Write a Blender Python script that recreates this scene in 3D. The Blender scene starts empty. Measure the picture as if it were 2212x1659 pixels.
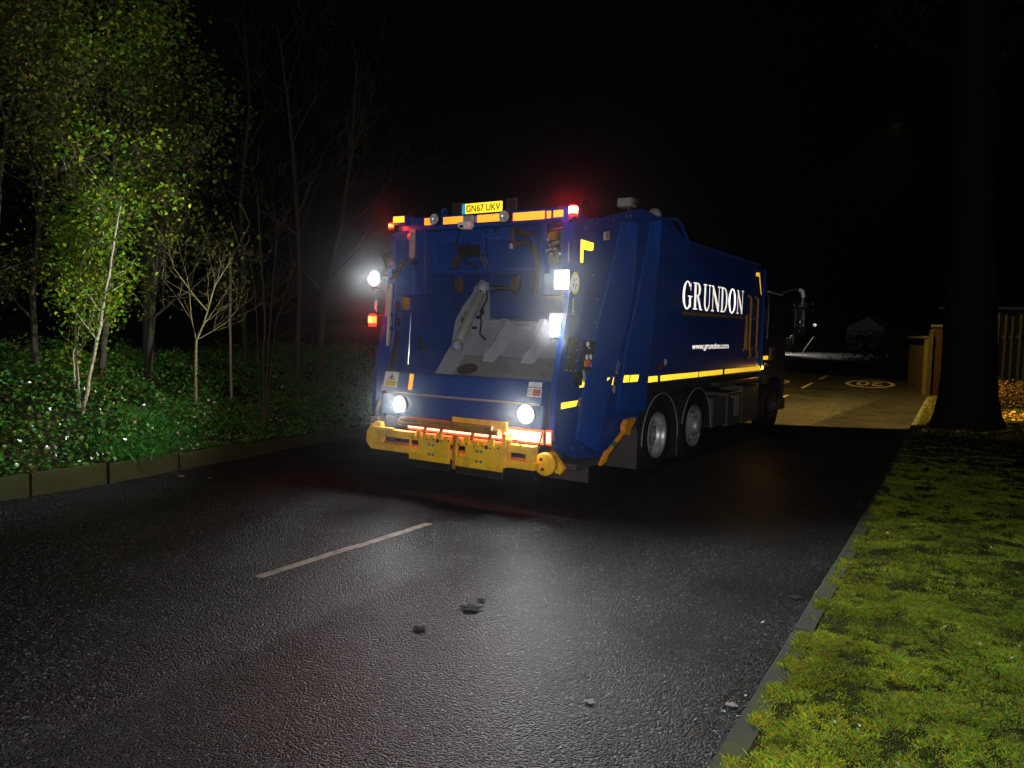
import bpy, math, random
import numpy as np
from mathutils import Vector, Matrix, noise as mnoise

# ------------------------------------------------------------------ camera, world, moon, exposure
scene = bpy.context.scene
COL = scene.collection
CAM = np.array([5.150, -6.972, 1.857])
CR = np.array([0.8357, 0.5488, 0.0230])
FOC = 1676.4 / 2212.0 * 36.0
yaw, pitch, roll = 0.581, 0.071, 0.023
_f = np.array([-math.sin(yaw) * math.cos(pitch), math.cos(yaw) * math.cos(pitch), -math.sin(pitch)])
_r = np.array([math.cos(yaw), math.sin(yaw), 0.0])
_u = np.cross(_r, _f)
CR = math.cos(roll) * _r + math.sin(roll) * _u
CU = -math.sin(roll) * _r + math.cos(roll) * _u
cam_d = bpy.data.cameras.new('camera')
cam_d.sensor_width = 36.0
cam_d.lens = FOC
cam_d.clip_start = 0.05
cam_d.clip_end = 2000.0
cam = bpy.data.objects.new('camera', cam_d)
COL.objects.link(cam)
cam.matrix_world = Matrix(((CR[0], CU[0], -_f[0], CAM[0]), (CR[1], CU[1], -_f[1], CAM[1]),
                           (CR[2], CU[2], -_f[2], CAM[2]), (0, 0, 0, 1)))
scene.camera = cam

world = bpy.data.worlds.new('World')
scene.world = world
world.use_nodes = True
wn = world.node_tree.nodes
sky = wn.new('ShaderNodeTexSky')
sky.sky_type = 'NISHITA'
sky.sun_disc = False
sky.sun_elevation = math.radians(-4)
sky.sun_rotation = math.radians(200)
world.node_tree.links.new(sky.outputs[0], wn['Background'].inputs[0])
wn['Background'].inputs[1].default_value = 0.012

night_fill_d = bpy.data.lights.new('night_fill', 'SUN')  # unseen; added as faint fill so the far house shows
night_fill_d.energy = 0.07
night_fill_d.angle = math.radians(3)
night_fill_d.color = (0.8, 0.88, 1.0)
night_fill = bpy.data.objects.new('night_fill', night_fill_d)
night_fill.rotation_euler = (math.radians(50), 0, math.radians(35))
COL.objects.link(night_fill)

scene.view_settings.view_transform = 'Standard'
scene.view_settings.look = 'None'
scene.view_settings.exposure = 0.0
scene.view_settings.gamma = 1.0
scene.cycles.use_denoising = True
scene.cycles.max_bounces = 6
scene.cycles.volume_bounces = 0
scene.cycles.sample_clamp_indirect = 3.0
scene.cycles.use_light_tree = True

FLASH_W = 1000.0


def at(u, v, depth):
    """point at a pixel of the 2212 wide photograph and a depth along the view axis"""
    d = _f + CR * (u - 1106.0) / 1676.4 - CU * (v - 829.5) / 1676.4
    return CAM + d * depth


def ground(u, v, z=0.0):
    d = _f + CR * (u - 1106.0) / 1676.4 - CU * (v - 829.5) / 1676.4
    return CAM + d * ((z - CAM[2]) / d[2])


def lamp(name, kind, loc, energy, color, aim=None, size=0.03, cone=170.0, blend=1.0):
    d = bpy.data.lights.new(name, kind)
    d.energy = energy
    d.color = color
    d.shadow_soft_size = size
    o = bpy.data.objects.new(name, d)
    o.location = loc
    if kind == 'SPOT':
        d.spot_size = math.radians(cone)
        d.spot_blend = blend
    if aim is not None:
        o.rotation_euler = Vector(aim).to_track_quat('-Z', 'Y').to_euler()
    COL.objects.link(o)
    return o


# the photographer's flash, which the reflective markings throw straight back
flash = lamp('camera_flash', 'POINT', tuple(CAM + CU * 0.10 - CR * 0.04), FLASH_W, (1.0, 0.98, 0.95), size=0.02)

# ------------------------------------------------------------------ materials
_M = {}


def new_mat(name):
    m = bpy.data.materials.new(name)
    m.use_nodes = True
    return m, m.node_tree.nodes, m.node_tree.links


def mat(name, col, rough=0.5, metal=0.0, vary=0.25, scale=6.0, dirt=None, dirt_amt=0.5, bump=0.0, bscale=40.0, coat=0.0, spec=0.5):
    if name in _M:
        return _M[name]
    m, n, l = new_mat(name)
    p = n['Principled BSDF']
    p.inputs['Metallic'].default_value = metal
    p.inputs['Coat Weight'].default_value = coat
    p.inputs['Specular IOR Level'].default_value = spec
    tc = n.new('ShaderNodeTexCoord')
    nz = n.new('ShaderNodeTexNoise')
    nz.inputs['Scale'].default_value = scale
    nz.inputs['Detail'].default_value = 6
    nz.inputs['Roughness'].default_value = 0.65
    l.new(tc.outputs['Object'], nz.inputs['Vector'])
    mx = n.new('ShaderNodeMixRGB')
    mx.inputs[1].default_value = tuple(c * (1 - vary) for c in col) + (1,)
    mx.inputs[2].default_value = tuple(min(1, c * (1 + vary)) for c in col) + (1,)
    l.new(nz.outputs[0], mx.inputs[0])
    out = mx.outputs[0]
    if dirt:
        n2 = n.new('ShaderNodeTexNoise')
        n2.inputs['Scale'].default_value = scale * 0.6
        n2.inputs['Detail'].default_value = 9
        n2.inputs['Roughness'].default_value = 0.75
        l.new(tc.outputs['Object'], n2.inputs['Vector'])
        rp = n.new('ShaderNodeValToRGB')
        rp.color_ramp.elements[0].position = 0.62 - dirt_amt * 0.2
        rp.color_ramp.elements[1].position = 0.75 - dirt_amt * 0.1
        rp.color_ramp.elements[0].color = (0, 0, 0, 1)
        rp.color_ramp.elements[1].color = (dirt_amt,) * 3 + (1,)
        l.new(n2.outputs[0], rp.inputs[0])
        m2 = n.new('ShaderNodeMixRGB')
        m2.inputs[2].default_value = tuple(dirt) + (1,)
        l.new(rp.outputs[0], m2.inputs[0])
        l.new(out, m2.inputs[1])
        out = m2.outputs[0]
    l.new(out, p.inputs['Base Color'])
    mr = n.new('ShaderNodeMapRange')
    mr.inputs[3].default_value = max(0.02, rough - 0.12)
    mr.inputs[4].default_value = min(1.0, rough + 0.12)
    l.new(nz.outputs[0], mr.inputs[0])
    l.new(mr.outputs[0], p.inputs['Roughness'])
    if bump:
        nb = n.new('ShaderNodeTexNoise')
        nb.inputs['Scale'].default_value = bscale
        nb.inputs['Detail'].default_value = 5
        l.new(tc.outputs['Object'], nb.inputs['Vector'])
        b = n.new('ShaderNodeBump')
        b.inputs['Strength'].default_value = bump
        b.inputs['Distance'].default_value = 0.02
        l.new(nb.outputs[0], b.inputs['Height'])
        l.new(b.outputs[0], p.inputs['Normal'])
    _M[name] = m
    return m


def glow(name, col, strength):
    if name in _M:
        return _M[name]
    m, n, l = new_mat(name)
    p = n['Principled BSDF']
    p.inputs['Base Color'].default_value = tuple(min(1, c) for c in col) + (1,)
    p.inputs['Emission Color'].default_value = tuple(col) + (1,)
    p.inputs['Emission Strength'].default_value = strength
    _M[name] = m
    return m


def retro(name, col, base=None, rough=0.5, amount=0.6, vary=0.35):
    """reflective sheeting: glass beads send light back towards its source"""
    if name in _M:
        return _M[name]
    m, n, l = new_mat(name)
    n.remove(n['Principled BSDF'])
    geo = n.new('ShaderNodeNewGeometry')
    g = n.new('ShaderNodeBsdfAnisotropic')
    g.inputs['Roughness'].default_value = rough
    l.new(geo.outputs['Incoming'], g.inputs['Normal'])
    d = n.new('ShaderNodeBsdfDiffuse')
    d.inputs['Color'].default_value = tuple(base or col) + (1,)
    tc = n.new('ShaderNodeTexCoord')
    nz = n.new('ShaderNodeTexNoise')
    nz.inputs['Scale'].default_value = 9.0
    nz.inputs['Detail'].default_value = 5
    l.new(tc.outputs['Object'], nz.inputs['Vector'])
    mc = n.new('ShaderNodeMixRGB')
    mc.inputs[1].default_value = tuple(c * (1 - vary) for c in col) + (1,)
    mc.inputs[2].default_value = tuple(col) + (1,)
    l.new(nz.outputs[0], mc.inputs[0])
    l.new(mc.outputs[0], g.inputs['Color'])
    mx = n.new('ShaderNodeMixShader')
    mx.inputs[0].default_value = amount
    l.new(d.outputs[0], mx.inputs[1])
    l.new(g.outputs[0], mx.inputs[2])
    l.new(mx.outputs[0], n['Material Output'].inputs[0])
    _M[name] = m
    return m


def leaf_mat(name, rough=0.4, trans=0.25, spec=0.5):
    if name in _M:
        return _M[name]
    m, n, l = new_mat(name)
    p = n['Principled BSDF']
    a = n.new('ShaderNodeAttribute')
    a.attribute_name = 'leaf_tint'
    l.new(a.outputs['Color'], p.inputs['Base Color'])
    p.inputs['Roughness'].default_value = rough
    p.inputs['Specular IOR Level'].default_value = spec
    t = n.new('ShaderNodeBsdfTranslucent')
    l.new(a.outputs['Color'], t.inputs['Color'])
    mx = n.new('ShaderNodeMixShader')
    mx.inputs[0].default_value = trans
    l.new(p.outputs[0], mx.inputs[1])
    l.new(t.outputs[0], mx.inputs[2])
    l.new(mx.outputs[0], n['Material Output'].inputs[0])
    _M[name] = m
    return m


BLUE = mat('blue_paint', (0.0006, 0.040, 0.255), 0.36, vary=0.22, scale=3.0, dirt=(0.006, 0.012, 0.05), dirt_amt=0.5, coat=0.0, spec=0.22, bump=0.09, bscale=3.5)
BLUED = mat('blue_paint_worn', (0.0006, 0.034, 0.215), 0.48, vary=0.3, scale=7.0, dirt=(0.012, 0.014, 0.03), dirt_amt=0.6, spec=0.22, bump=0.05, bscale=12)
STEEL = mat('worn_steel', (0.36, 0.37, 0.42), 0.55, metal=0.0, vary=0.2, scale=4.0, dirt=(0.18, 0.15, 0.12), dirt_amt=0.45, bump=0.08, bscale=25)
STEELD = mat('dirty_steel_floor', (0.23, 0.215, 0.20), 0.6, vary=0.3, scale=6.0, dirt=(0.05, 0.035, 0.025), dirt_amt=0.6, bump=0.1, bscale=25)
GREYP = mat('grey_cylinder_paint', (0.25, 0.26, 0.24), 0.4, vary=0.25, scale=9, dirt=(0.07, 0.05, 0.03), dirt_amt=0.5)
CHROME = mat('chrome', (0.8, 0.8, 0.82), 0.12, metal=1.0, vary=0.05)
BLACK = mat('black_rubber', (0.010, 0.010, 0.010), 0.7, vary=0.3, scale=12, spec=0.12)
DARK = mat('dark_chassis', (0.016, 0.016, 0.018), 0.55, vary=0.4, scale=8, dirt=(0.05, 0.045, 0.035), dirt_amt=0.5)
RUST = mat('rusty_steel', (0.05, 0.018, 0.008), 0.75, vary=0.5, scale=14, dirt=(0.02, 0.012, 0.008), dirt_amt=0.7, bump=0.2)
BRONZE = mat('brown_seal', (0.030, 0.021, 0.013), 0.7, vary=0.3, scale=9, dirt=(0.02, 0.015, 0.01), dirt_amt=0.6)
YEL = mat('yellow_paint', (0.85, 0.50, 0.008), 0.45, vary=0.18, scale=7, dirt=(0.10, 0.06, 0.02), dirt_amt=0.65, bump=0.04, bscale=15)
YELD = mat('yellow_paint_rusted', (0.36, 0.17, 0.012), 0.6, vary=0.4, scale=10, dirt=(0.05, 0.022, 0.01), dirt_amt=0.9, bump=0.1)
ORANGE = mat('orange_paint', (0.80, 0.30, 0.010), 0.5, vary=0.2, scale=9, dirt=(0.06, 0.03, 0.012), dirt_amt=0.5)
BROWNY = mat('ladder_paint', (0.42, 0.17, 0.012), 0.5, vary=0.2, scale=9)
RIM = mat('wheel_steel', (0.42, 0.43, 0.45), 0.38, metal=0.55, vary=0.35, scale=7, dirt=(0.08, 0.07, 0.06), dirt_amt=0.6)
GREYF = mat('grey_flap', (0.045, 0.042, 0.04), 0.75, vary=0.35, scale=8, bump=0.1, bscale=30)
WHITEP = mat('white_plastic', (0.72, 0.72, 0.72), 0.4, vary=0.06)
SIGNW = mat('sign_white', (0.75, 0.76, 0.74), 0.45, vary=0.06)
SIGNY = mat('sign_yellow', (0.70, 0.62, 0.05), 0.45, vary=0.06)
SIGNR = mat('sign_red', (0.35, 0.02, 0.03), 0.45, vary=0.1)
SIGNO = mat('sign_orange', (0.55, 0.20, 0.02), 0.45, vary=0.1)
GLASSD = mat('dark_glass', (0.01, 0.012, 0.015), 0.08, vary=0.1, coat=0.5)
LENS = mat('clear_lens', (0.55, 0.56, 0.6), 0.15, metal=0.4, vary=0.2, scale=30)
TAPEY = retro('yellow_reflective_tape', (1.0, 0.60, 0.03), (0.75, 0.5, 0.03), 0.40, 0.75)
TAPEO = retro('orange_reflective_tape', (1.0, 0.26, 0.02), (0.8, 0.25, 0.02), 0.40, 0.8)
TAPEW = retro('white_reflective_tape', (0.95, 0.90, 0.84), (0.7, 0.68, 0.62), 0.42, 0.7, vary=0.12)
TAPEWW = retro('bright_white_reflective_tape', (1.0, 1.0, 1.0), (0.75, 0.75, 0.75), 0.38, 0.8, vary=0.05)
PLATEY = retro('number_plate_yellow', (1.0, 0.72, 0.03), (0.75, 0.55, 0.03), 0.45, 0.7, vary=0.15)
PLATEB = retro('number_plate_blue', (0.05, 0.45, 0.75), (0.02, 0.2, 0.5), 0.5, 0.6)
WLED = glow('white_lamp', (1.0, 0.97, 0.9), 26.0)
RLED = glow('red_lamp', (1.0, 0.045, 0.012), 14.0)
RCORE = glow('red_lamp_core', (1.0, 0.11, 0.018), 6.0)
HOTR = glow('brake_lamp', (1.0, 0.16, 0.08), 17.0)
ALED = glow('amber_lamp', (1.0, 0.45, 0.04), 5.0)

# ------------------------------------------------------------------ mesh builder


def wloc(o):
    v = Vector((0, 0, 0))
    while o is not None:
        v = v + o.location
        o = o.parent
    return v


class MB:
    def __init__(self):
        self.v, self.f, self.mi, self.mats, self.sm = [], [], [], [], []

    def add(self, verts, faces, m=None, smooth=False):
        k = 0
        if m is not None:
            if m not in self.mats:
                self.mats.append(m)
            k = self.mats.index(m)
        b = len(self.v)
        self.v.extend([tuple(map(float, p)) for p in verts])
        for f in faces:
            self.f.append(tuple(i + b for i in f))
            self.mi.append(k)
            self.sm.append(smooth)
        return self

    def box(self, x0, x1, y0, y1, z0, z1, m=None, rot=None, bev=0.0):
        cx, cy, cz = (x0 + x1) / 2, (y0 + y1) / 2, (z0 + z1) / 2
        hx, hy, hz = abs(x1 - x0) / 2, abs(y1 - y0) / 2, abs(z1 - z0) / 2
        b = bev if bev > 0 else min(0.006, 0.2 * min(hx, hy, hz))
        pts = []
        for sx in (-1, 1):
            for sy in (-1, 1):
                for sz in (-1, 1):
                    pts += [(sx * hx, sy * (hy - b), sz * (hz - b)), (sx * (hx - b), sy * hy, sz * (hz - b)), (sx * (hx - b), sy * (hy - b), sz * hz)]

        def I(sx, sy, sz, k):
            return ((sx > 0) * 4 + (sy > 0) * 2 + (sz > 0)) * 3 + k
        fs = []
        for s in (-1, 1):
            q = [I(s, -1, -1, 0), I(s, 1, -1, 0), I(s, 1, 1, 0), I(s, -1, 1, 0)]
            fs.append(q if s > 0 else q[::-1])
            q = [I(-1, s, -1, 1), I(-1, s, 1, 1), I(1, s, 1, 1), I(1, s, -1, 1)]
            fs.append(q if s > 0 else q[::-1])
            q = [I(-1, -1, s, 2), I(1, -1, s, 2), I(1, 1, s, 2), I(-1, 1, s, 2)]
            fs.append(q if s > 0 else q[::-1])
        for a in (-1, 1):
            for c in (-1, 1):
                q = [I(a, c, -1, 0), I(a, c, -1, 1), I(a, c, 1, 1), I(a, c, 1, 0)]
                fs.append(q if a * c < 0 else q[::-1])
                q = [I(a, -1, c, 0), I(a, 1, c, 0), I(a, 1, c, 2), I(a, -1, c, 2)]
                fs.append(q if a * c > 0 else q[::-1])
                q = [I(-1, a, c, 1), I(-1, a, c, 2), I(1, a, c, 2), I(1, a, c, 1)]
                fs.append(q if a * c > 0 else q[::-1])
                for d in (-1, 1):
                    t = [I(a, c, d, 0), I(a, c, d, 1), I(a, c, d, 2)]
                    fs.append(t if a * c * d > 0 else t[::-1])
        R = rot if rot is not None else Matrix.Identity(3)
        c = Vector((cx, cy, cz))
        return self.add([c + R @ Vector(p) for p in pts], fs, m)

    def tube(self, pts, rad, n=8, m=None, caps=True):
        pts = [Vector(p) for p in pts]
        if not hasattr(rad, '__len__'):
            rad = [rad] * len(pts)
        vs, fs = [], []
        ref = None
        for i, p in enumerate(pts):
            t = (pts[min(i + 1, len(pts) - 1)] - pts[max(i - 1, 0)])
            if t.length < 1e-9:
                t = Vector((0, 0, 1))
            t.normalize()
            if ref is None:
                ref = t.orthogonal().normalized()
            a = ref - t * ref.dot(t)
            if a.length < 1e-6:
                a = t.orthogonal()
            a.normalize()
            ref = a
            b = t.cross(a)
            for k in range(n):
                an = 2 * math.pi * k / n
                vs.append(p + (a * math.cos(an) + b * math.sin(an)) * rad[i])
        for i in range(len(pts) - 1):
            for k in range(n):
                k2 = (k + 1) % n
                fs.append((i * n + k, i * n + k2, (i + 1) * n + k2, (i + 1) * n + k))
        self.add(vs, fs, m, True)
        if caps:
            self.add(vs[:n], [tuple(range(n))[::-1]], m)
            self.add(vs[-n:], [tuple(range(n))], m)
        return self

    def cyl(self, a, b, r, n=16, m=None, r2=None):
        return self.tube([a, b], [r, r if r2 is None else r2], n, m)

    def lathe(self, prof, c, axis='X', n=40, m=None):
        """prof: (radius, offset along axis)"""
        vs, fs = [], []
        for r, t in prof:
            for k in range(n):
                an = 2 * math.pi * k / n
                a, b = r * math.cos(an), r * math.sin(an)
                p = {'X': (t, a, b), 'Y': (a, t, b), 'Z': (a, b, t)}[axis]
                vs.append((c[0] + p[0], c[1] + p[1], c[2] + p[2]))
        for i in range(len(prof) - 1):
            for k in range(n):
                k2 = (k + 1) % n
                fs.append((i * n + k, i * n + k2, (i + 1) * n + k2, (i + 1) * n + k))
        return self.add(vs, fs, m, True)

    def prism(self, poly, axis, a, b, m=None):
        """poly in the plane normal to axis; X: (y,z)  Y: (x,z)  Z: (x,y)"""
        n = len(poly)

        def P(p, t):
            return {'X': (t, p[0], p[1]), 'Y': (p[0], t, p[1]), 'Z': (p[0], p[1], t)}[axis]
        vs = [P(p, a) for p in poly] + [P(p, b) for p in poly]
        fs = [tuple(range(n))[::-1], tuple(range(n, 2 * n))]
        for i in range(n):
            j = (i + 1) % n
            fs.append((i, j, n + j, n + i))
        return self.add(vs, fs, m)

    def strip(self, line, axis, a, b, th, m=None):
        """a bent plate: the open polyline 'line' given a thickness, extruded along axis"""
        n = len(line)
        off = []
        for i in range(n):
            t = Vector(line[min(i + 1, n - 1)]) - Vector(line[max(i - 1, 0)])
            nn = Vector((-t[1], t[0])).normalized()
            off.append((line[i][0] + nn[0] * th, line[i][1] + nn[1] * th))
        return self.prism(list(line) + off[::-1], axis, a, b, m)

    def quad(self, a, b, c, d, m=None):
        return self.add([a, b, c, d], [(0, 1, 2, 3)], m)

    def build(self, name, m=None, parent=None, fix=True):
        me = bpy.data.meshes.new(name)
        off = wloc(parent) if parent is not None else Vector((0, 0, 0))
        vs = [(p[0] - off[0], p[1] - off[1], p[2] - off[2]) for p in self.v]
        me.from_pydata(vs, [], self.f)
        ms = self.mats or [m]
        if m is not None and self.mats and m not in ms:
            pass
        for k in ms:
            me.materials.append(k)
        me.polygons.foreach_set('material_index', self.mi)
        me.polygons.foreach_set('use_smooth', self.sm)
        if fix and len(self.f) < 20000:
            import bmesh
            bm = bmesh.new()
            bm.from_mesh(me)
            bmesh.ops.recalc_face_normals(bm, faces=bm.faces)
            bm.to_mesh(me)
            bm.free()
        me.update()
        o = bpy.data.objects.new(name, me)
        COL.objects.link(o)
        if parent is not None:
            o.parent = parent
        return o


def tag(o, label=None, cat=None, group=None, kind=None):
    if label:
        o['label'] = label
    if cat:
        o['category'] = cat
    if group:
        o['group'] = group
    if kind:
        o['kind'] = kind
    return o


def thing(name, label, cat, loc=(0, 0, 0), group=None):
    o = bpy.data.objects.new(name, None)
    o.empty_display_size = 0.2
    COL.objects.link(o)
    o.location = loc
    return tag(o, label, cat, group)


def B():
    return MB()


def raw_mesh(name, verts, faces, material, tint=None, parent=None):
    """large leaf/blade meshes from numpy arrays; faces (N,k) all with the same k"""
    me = bpy.data.meshes.new(name)
    verts = np.asarray(verts, np.float32)
    faces = np.asarray(faces, np.int32)
    off = np.array(wloc(parent)) if parent is not None else np.zeros(3)
    verts = verts - off.astype(np.float32)
    N, k = faces.shape
    me.vertices.add(len(verts))
    me.vertices.foreach_set('co', verts.ravel())
    me.loops.add(N * k)
    me.loops.foreach_set('vertex_index', faces.ravel())
    me.polygons.add(N)
    me.polygons.foreach_set('loop_start', np.arange(0, N * k, k, dtype=np.int32))
    me.update(calc_edges=True)
    if tint is not None:
        ca = me.color_attributes.new('leaf_tint', 'FLOAT_COLOR', 'POINT')
        c = np.ones((len(verts), 4), np.float32)
        c[:, :3] = tint
        ca.data.foreach_set('color', c.ravel())
    me.materials.append(material)
    o = bpy.data.objects.new(name, me)
    COL.objects.link(o)
    if parent is not None:
        o.parent = parent
    return o


def leaf_arrays(cen, size, rng, up=0.3, aspect=0.62, col=None, fold=0.25):
    """folded diamond leaves: two triangles sharing the midrib"""
    N = len(cen)
    nrm = rng.normal(size=(N, 3))
    nrm[:, 2] = np.abs(nrm[:, 2]) + up
    nrm /= np.linalg.norm(nrm, axis=1)[:, None]
    t = np.cross(nrm, rng.normal(size=(N, 3)))
    t /= np.linalg.norm(t, axis=1)[:, None]
    b = np.cross(nrm, t)
    s = np.asarray(size).reshape(-1, 1)
    v = np.empty((N, 4, 3))
    v[:, 0] = cen - t * s * 0.5
    v[:, 1] = cen + b * s * 0.5 * aspect + nrm * s * fold * 0.5
    v[:, 2] = cen + t * s * 0.5
    v[:, 3] = cen - b * s * 0.5 * aspect + nrm * s * fold * 0.5
    i = np.arange(N)[:, None] * 4
    f = np.concatenate([i + np.array([0, 1, 2]), i + np.array([0, 2, 3])])
    c = None
    if col is not None:
        c = np.repeat(col, 4, axis=0)
    return v.reshape(-1, 3), f, c


def pieces(pl, y):
    return float(np.interp(y, [p[0] for p in pl], [p[1] for p in pl]))


# ------------------------------------------------------------------ road, kerbs, ground
CENTRE = [(-14, 0.75), (-3.3, 0.56), (-1.3, 0.53), (5, 0.30), (10, -0.10), (16, -0.68), (21.5, -1.30), (28.4, -2.12), (32, -2.5), (50, -4.9), (80, -10.0), (120, -19), (200, -42)]
LKERB = [(-14, -3.1), (-4.5, -3.35), (-2.2, -3.42), (-1.2, -3.56), (-0.2, -3.70), (1.0, -3.92), (2.2, -4.06), (6, -4.35), (12, -5.0), (20, -5.9), (40, -8.2), (56, -10.8)]
RKERB = [(-14, 4.3), (-3.8, 4.15), (-1.35, 4.03), (0.33, 3.95), (2.77, 3.81), (10.3, 3.33), (21.5, 2.65), (35, 1.1), (50, -1.2), (80, -6.3), (120, -15), (200, -38)]


def asphalt(name, far=False):
    m, n, l = new_mat(name)
    p = n['Principled BSDF']
    tc = n.new('ShaderNodeTexCoord')
    vo = n.new('ShaderNodeTexVoronoi')
    vo.inputs['Scale'].default_value = 85.0
    vo.inputs['Randomness'].default_value = 1.0
    l.new(tc.outputs['Object'], vo.inputs['Vector'])
    big = n.new('ShaderNodeTexNoise')
    big.inputs['Scale'].default_value = 0.9
    big.inputs['Detail'].default_value = 7
    big.inputs['Roughness'].default_value = 0.6
    l.new(tc.outputs['Object'], big.inputs['Vector'])
    fine = n.new('ShaderNodeTexNoise')
    fine.inputs['Scale'].default_value = 26.0
    fine.inputs['Detail'].default_value = 8
    fine.inputs['Roughness'].default_value = 0.8
    l.new(tc.outputs['Object'], fine.inputs['Vector'])
    # stone colour: each chipping its own grey, the rare pale ones painted-in sparkle
    sep = n.new('ShaderNodeSeparateColor')
    l.new(vo.outputs['Color'], sep.inputs[0])
    cr = n.new('ShaderNodeValToRGB')
    e = cr.color_ramp.elements
    e[0].position, e[0].color = 0.0, (0.0025, 0.0025, 0.0027, 1)
    e[1].position, e[1].color = 1.0, (0.17, 0.18, 0.18, 1)
    k = e.new(0.955)
    k.color = (0.036, 0.042, 0.042, 1)
    k = e.new(0.6)
    k.color = (0.0058, 0.0066, 0.0069, 1)
    l.new(sep.outputs[0], cr.inputs[0])
    # broad wear
    wr = n.new('ShaderNodeMapRange')
    wr.inputs[1].default_value = 0.3
    wr.inputs[2].default_value = 0.7
    wr.inputs[3].default_value = 0.65
    wr.inputs[4].default_value = 1.35
    l.new(big.outputs[0], wr.inputs[0])
    mul = n.new('ShaderNodeMixRGB')
    mul.blend_type = 'MULTIPLY'
    mul.inputs[0].default_value = 1.0
    l.new(cr.outputs[0], mul.inputs[1])
    cmb = n.new('ShaderNodeCombineColor')
    for i in range(3):
        l.new(wr.outputs[0], cmb.inputs[i])
    l.new(cmb.outputs[0], mul.inputs[2])
    l.new(mul.outputs[0], p.inputs['Base Color'])
    # older smooth surface left of a ragged seam (x < about 1.6 near the camera), coarse chippings right of it
    sx = n.new('ShaderNodeSeparateXYZ')
    l.new(tc.outputs['Object'], sx.inputs[0])
    wob = n.new('ShaderNodeMath')
    wob.operation = 'MULTIPLY_ADD'
    wob.inputs[1].default_value = 0.35
    l.new(big.outputs[0], wob.inputs[0])
    l.new(sx.outputs[0], wob.inputs[2])
    seam = n.new('ShaderNodeMapRange')
    seam.inputs[1].default_value = 1.66
    seam.inputs[2].default_value = 1.84
    l.new(wob.outputs[0], seam.inputs[0])
    hgt = n.new('ShaderNodeMath')
    hgt.operation = 'MULTIPLY_ADD'
    l.new(vo.outputs['Distance'], hgt.inputs[0])
    hgt.inputs[1].default_value = -2.2
    l.new(fine.outputs[0], hgt.inputs[2])
    st = n.new('ShaderNodeMapRange')
    st.inputs[3].default_value = 0.6
    st.inputs[4].default_value = 1.0
    l.new(seam.outputs[0], st.inputs[0])
    bp = n.new('ShaderNodeBump')
    bp.inputs['Distance'].default_value = 0.018
    l.new(st.outputs[0], bp.inputs['Strength'])
    l.new(hgt.outputs[0], bp.inputs['Height'])
    l.new(bp.outputs[0], p.inputs['Normal'])
    rg = n.new('ShaderNodeMapRange')
    rg.inputs[1].default_value = 0.35
    rg.inputs[2].default_value = 0.65
    rg.inputs[3].default_value = 0.33
    rg.inputs[4].default_value = 0.50
    l.new(big.outputs[0], rg.inputs[0])
    l.new(rg.outputs[0], p.inputs['Roughness'])
    p.inputs['Specular IOR Level'].default_value = 0.19
    return m


ASPH = asphalt('damp_asphalt')


def ribbon(name, ys, left, right, z, m, nx=6):
    vs, fs = [], []
    for y in ys:
        a, b = left(y), right(y)
        for i in range(nx + 1):
            vs.append((a + (b - a) * i / nx, y, z))
    for j in range(len(ys) - 1):
        for i in range(nx):
            q = j * (nx + 1) + i
            fs.append((q, q + 1, q + nx + 2, q + nx + 1))
    mb = B()
    mb.add(vs, fs, m)
    return mb.build(name)


ys_road = list(np.arange(-14, 40, 1.0)) + list(np.arange(40, 201, 5.0))


def road_left(y):
    if y <= 56:
        return pieces(LKERB, y) - 0.02
    if y <= 68:
        return -10.8 - (y - 56) * 2.5          # mouth of the side road
    if y <= 76:
        return -41.0
    return pieces(CENTRE, y) - 4.2


road = ribbon('road', ys_road, road_left, lambda y: pieces(RKERB, y) + 0.02, 0.0, ASPH, 8)
tag(road, kind='structure')

SOIL = mat('dark_soil', (0.018, 0.015, 0.010), 0.95, vary=0.5, scale=3.0, bump=0.5, bscale=8, spec=0.05)
g = B()
g.quad((-98, -24, -0.06), (68, -24, -0.06), (68, 258, -0.06), (-98, 258, -0.06), SOIL)
tag(g.build('ground'), kind='structure')

# high concrete edging on the left, one long board after another with open joints
CONC = mat('mossy_concrete', (0.026, 0.025, 0.0085), 0.9, vary=0.5, spec=0.15, scale=4.0, dirt=(0.025, 0.032, 0.006), dirt_amt=0.75, bump=0.12, bscale=35)
kb = B()
joints = [-14, -11.5, -9.3, -7.1, -5.0, -3.05, -2.21, -1.22, -0.22, 0.75, 1.75, 2.75, 3.75, 4.75, 6.7, 8.7, 12, 16, 20, 26, 32, 40, 48, 56]
rk = random.Random(4)
for a, b in zip(joints[:-1], joints[1:]):
    gap = 0.018 if abs(a + 2.21) < 0.02 or abs(b + 2.21) < 0.02 else 0.0025
    h = pieces([(-14, 0.27), (-2.2, 0.24), (-0.2, 0.19), (3, 0.16), (56, 0.14)], (a + b) / 2)
    o1, o2 = rk.uniform(-0.008, 0.008), rk.uniform(-0.008, 0.008)
    x0, x1 = pieces(LKERB, a) + o1, pieces(LKERB, b) + o2
    hh = h + rk.uniform(-0.006, 0.006)
    ya, yb = a + gap, b - gap
    w = 0.085
    c = 0.012
    vs = []
    for (yy, xx) in ((ya, x0), (yb, x1)):
        vs += [(xx, yy, -0.05), (xx, yy, hh - c), (xx - c, yy, hh), (xx - w, yy, hh), (xx - w, yy, -0.05)]
    fs = [(0, 1, 6, 5), (1, 2, 7, 6), (2, 3, 8, 7), (3, 4, 9, 8), (4, 3, 2, 1, 0), (5, 6, 7, 8, 9)]
    kb.add(vs, fs, CONC)
tag(kb.build('raised_kerb'), kind='structure')

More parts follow.
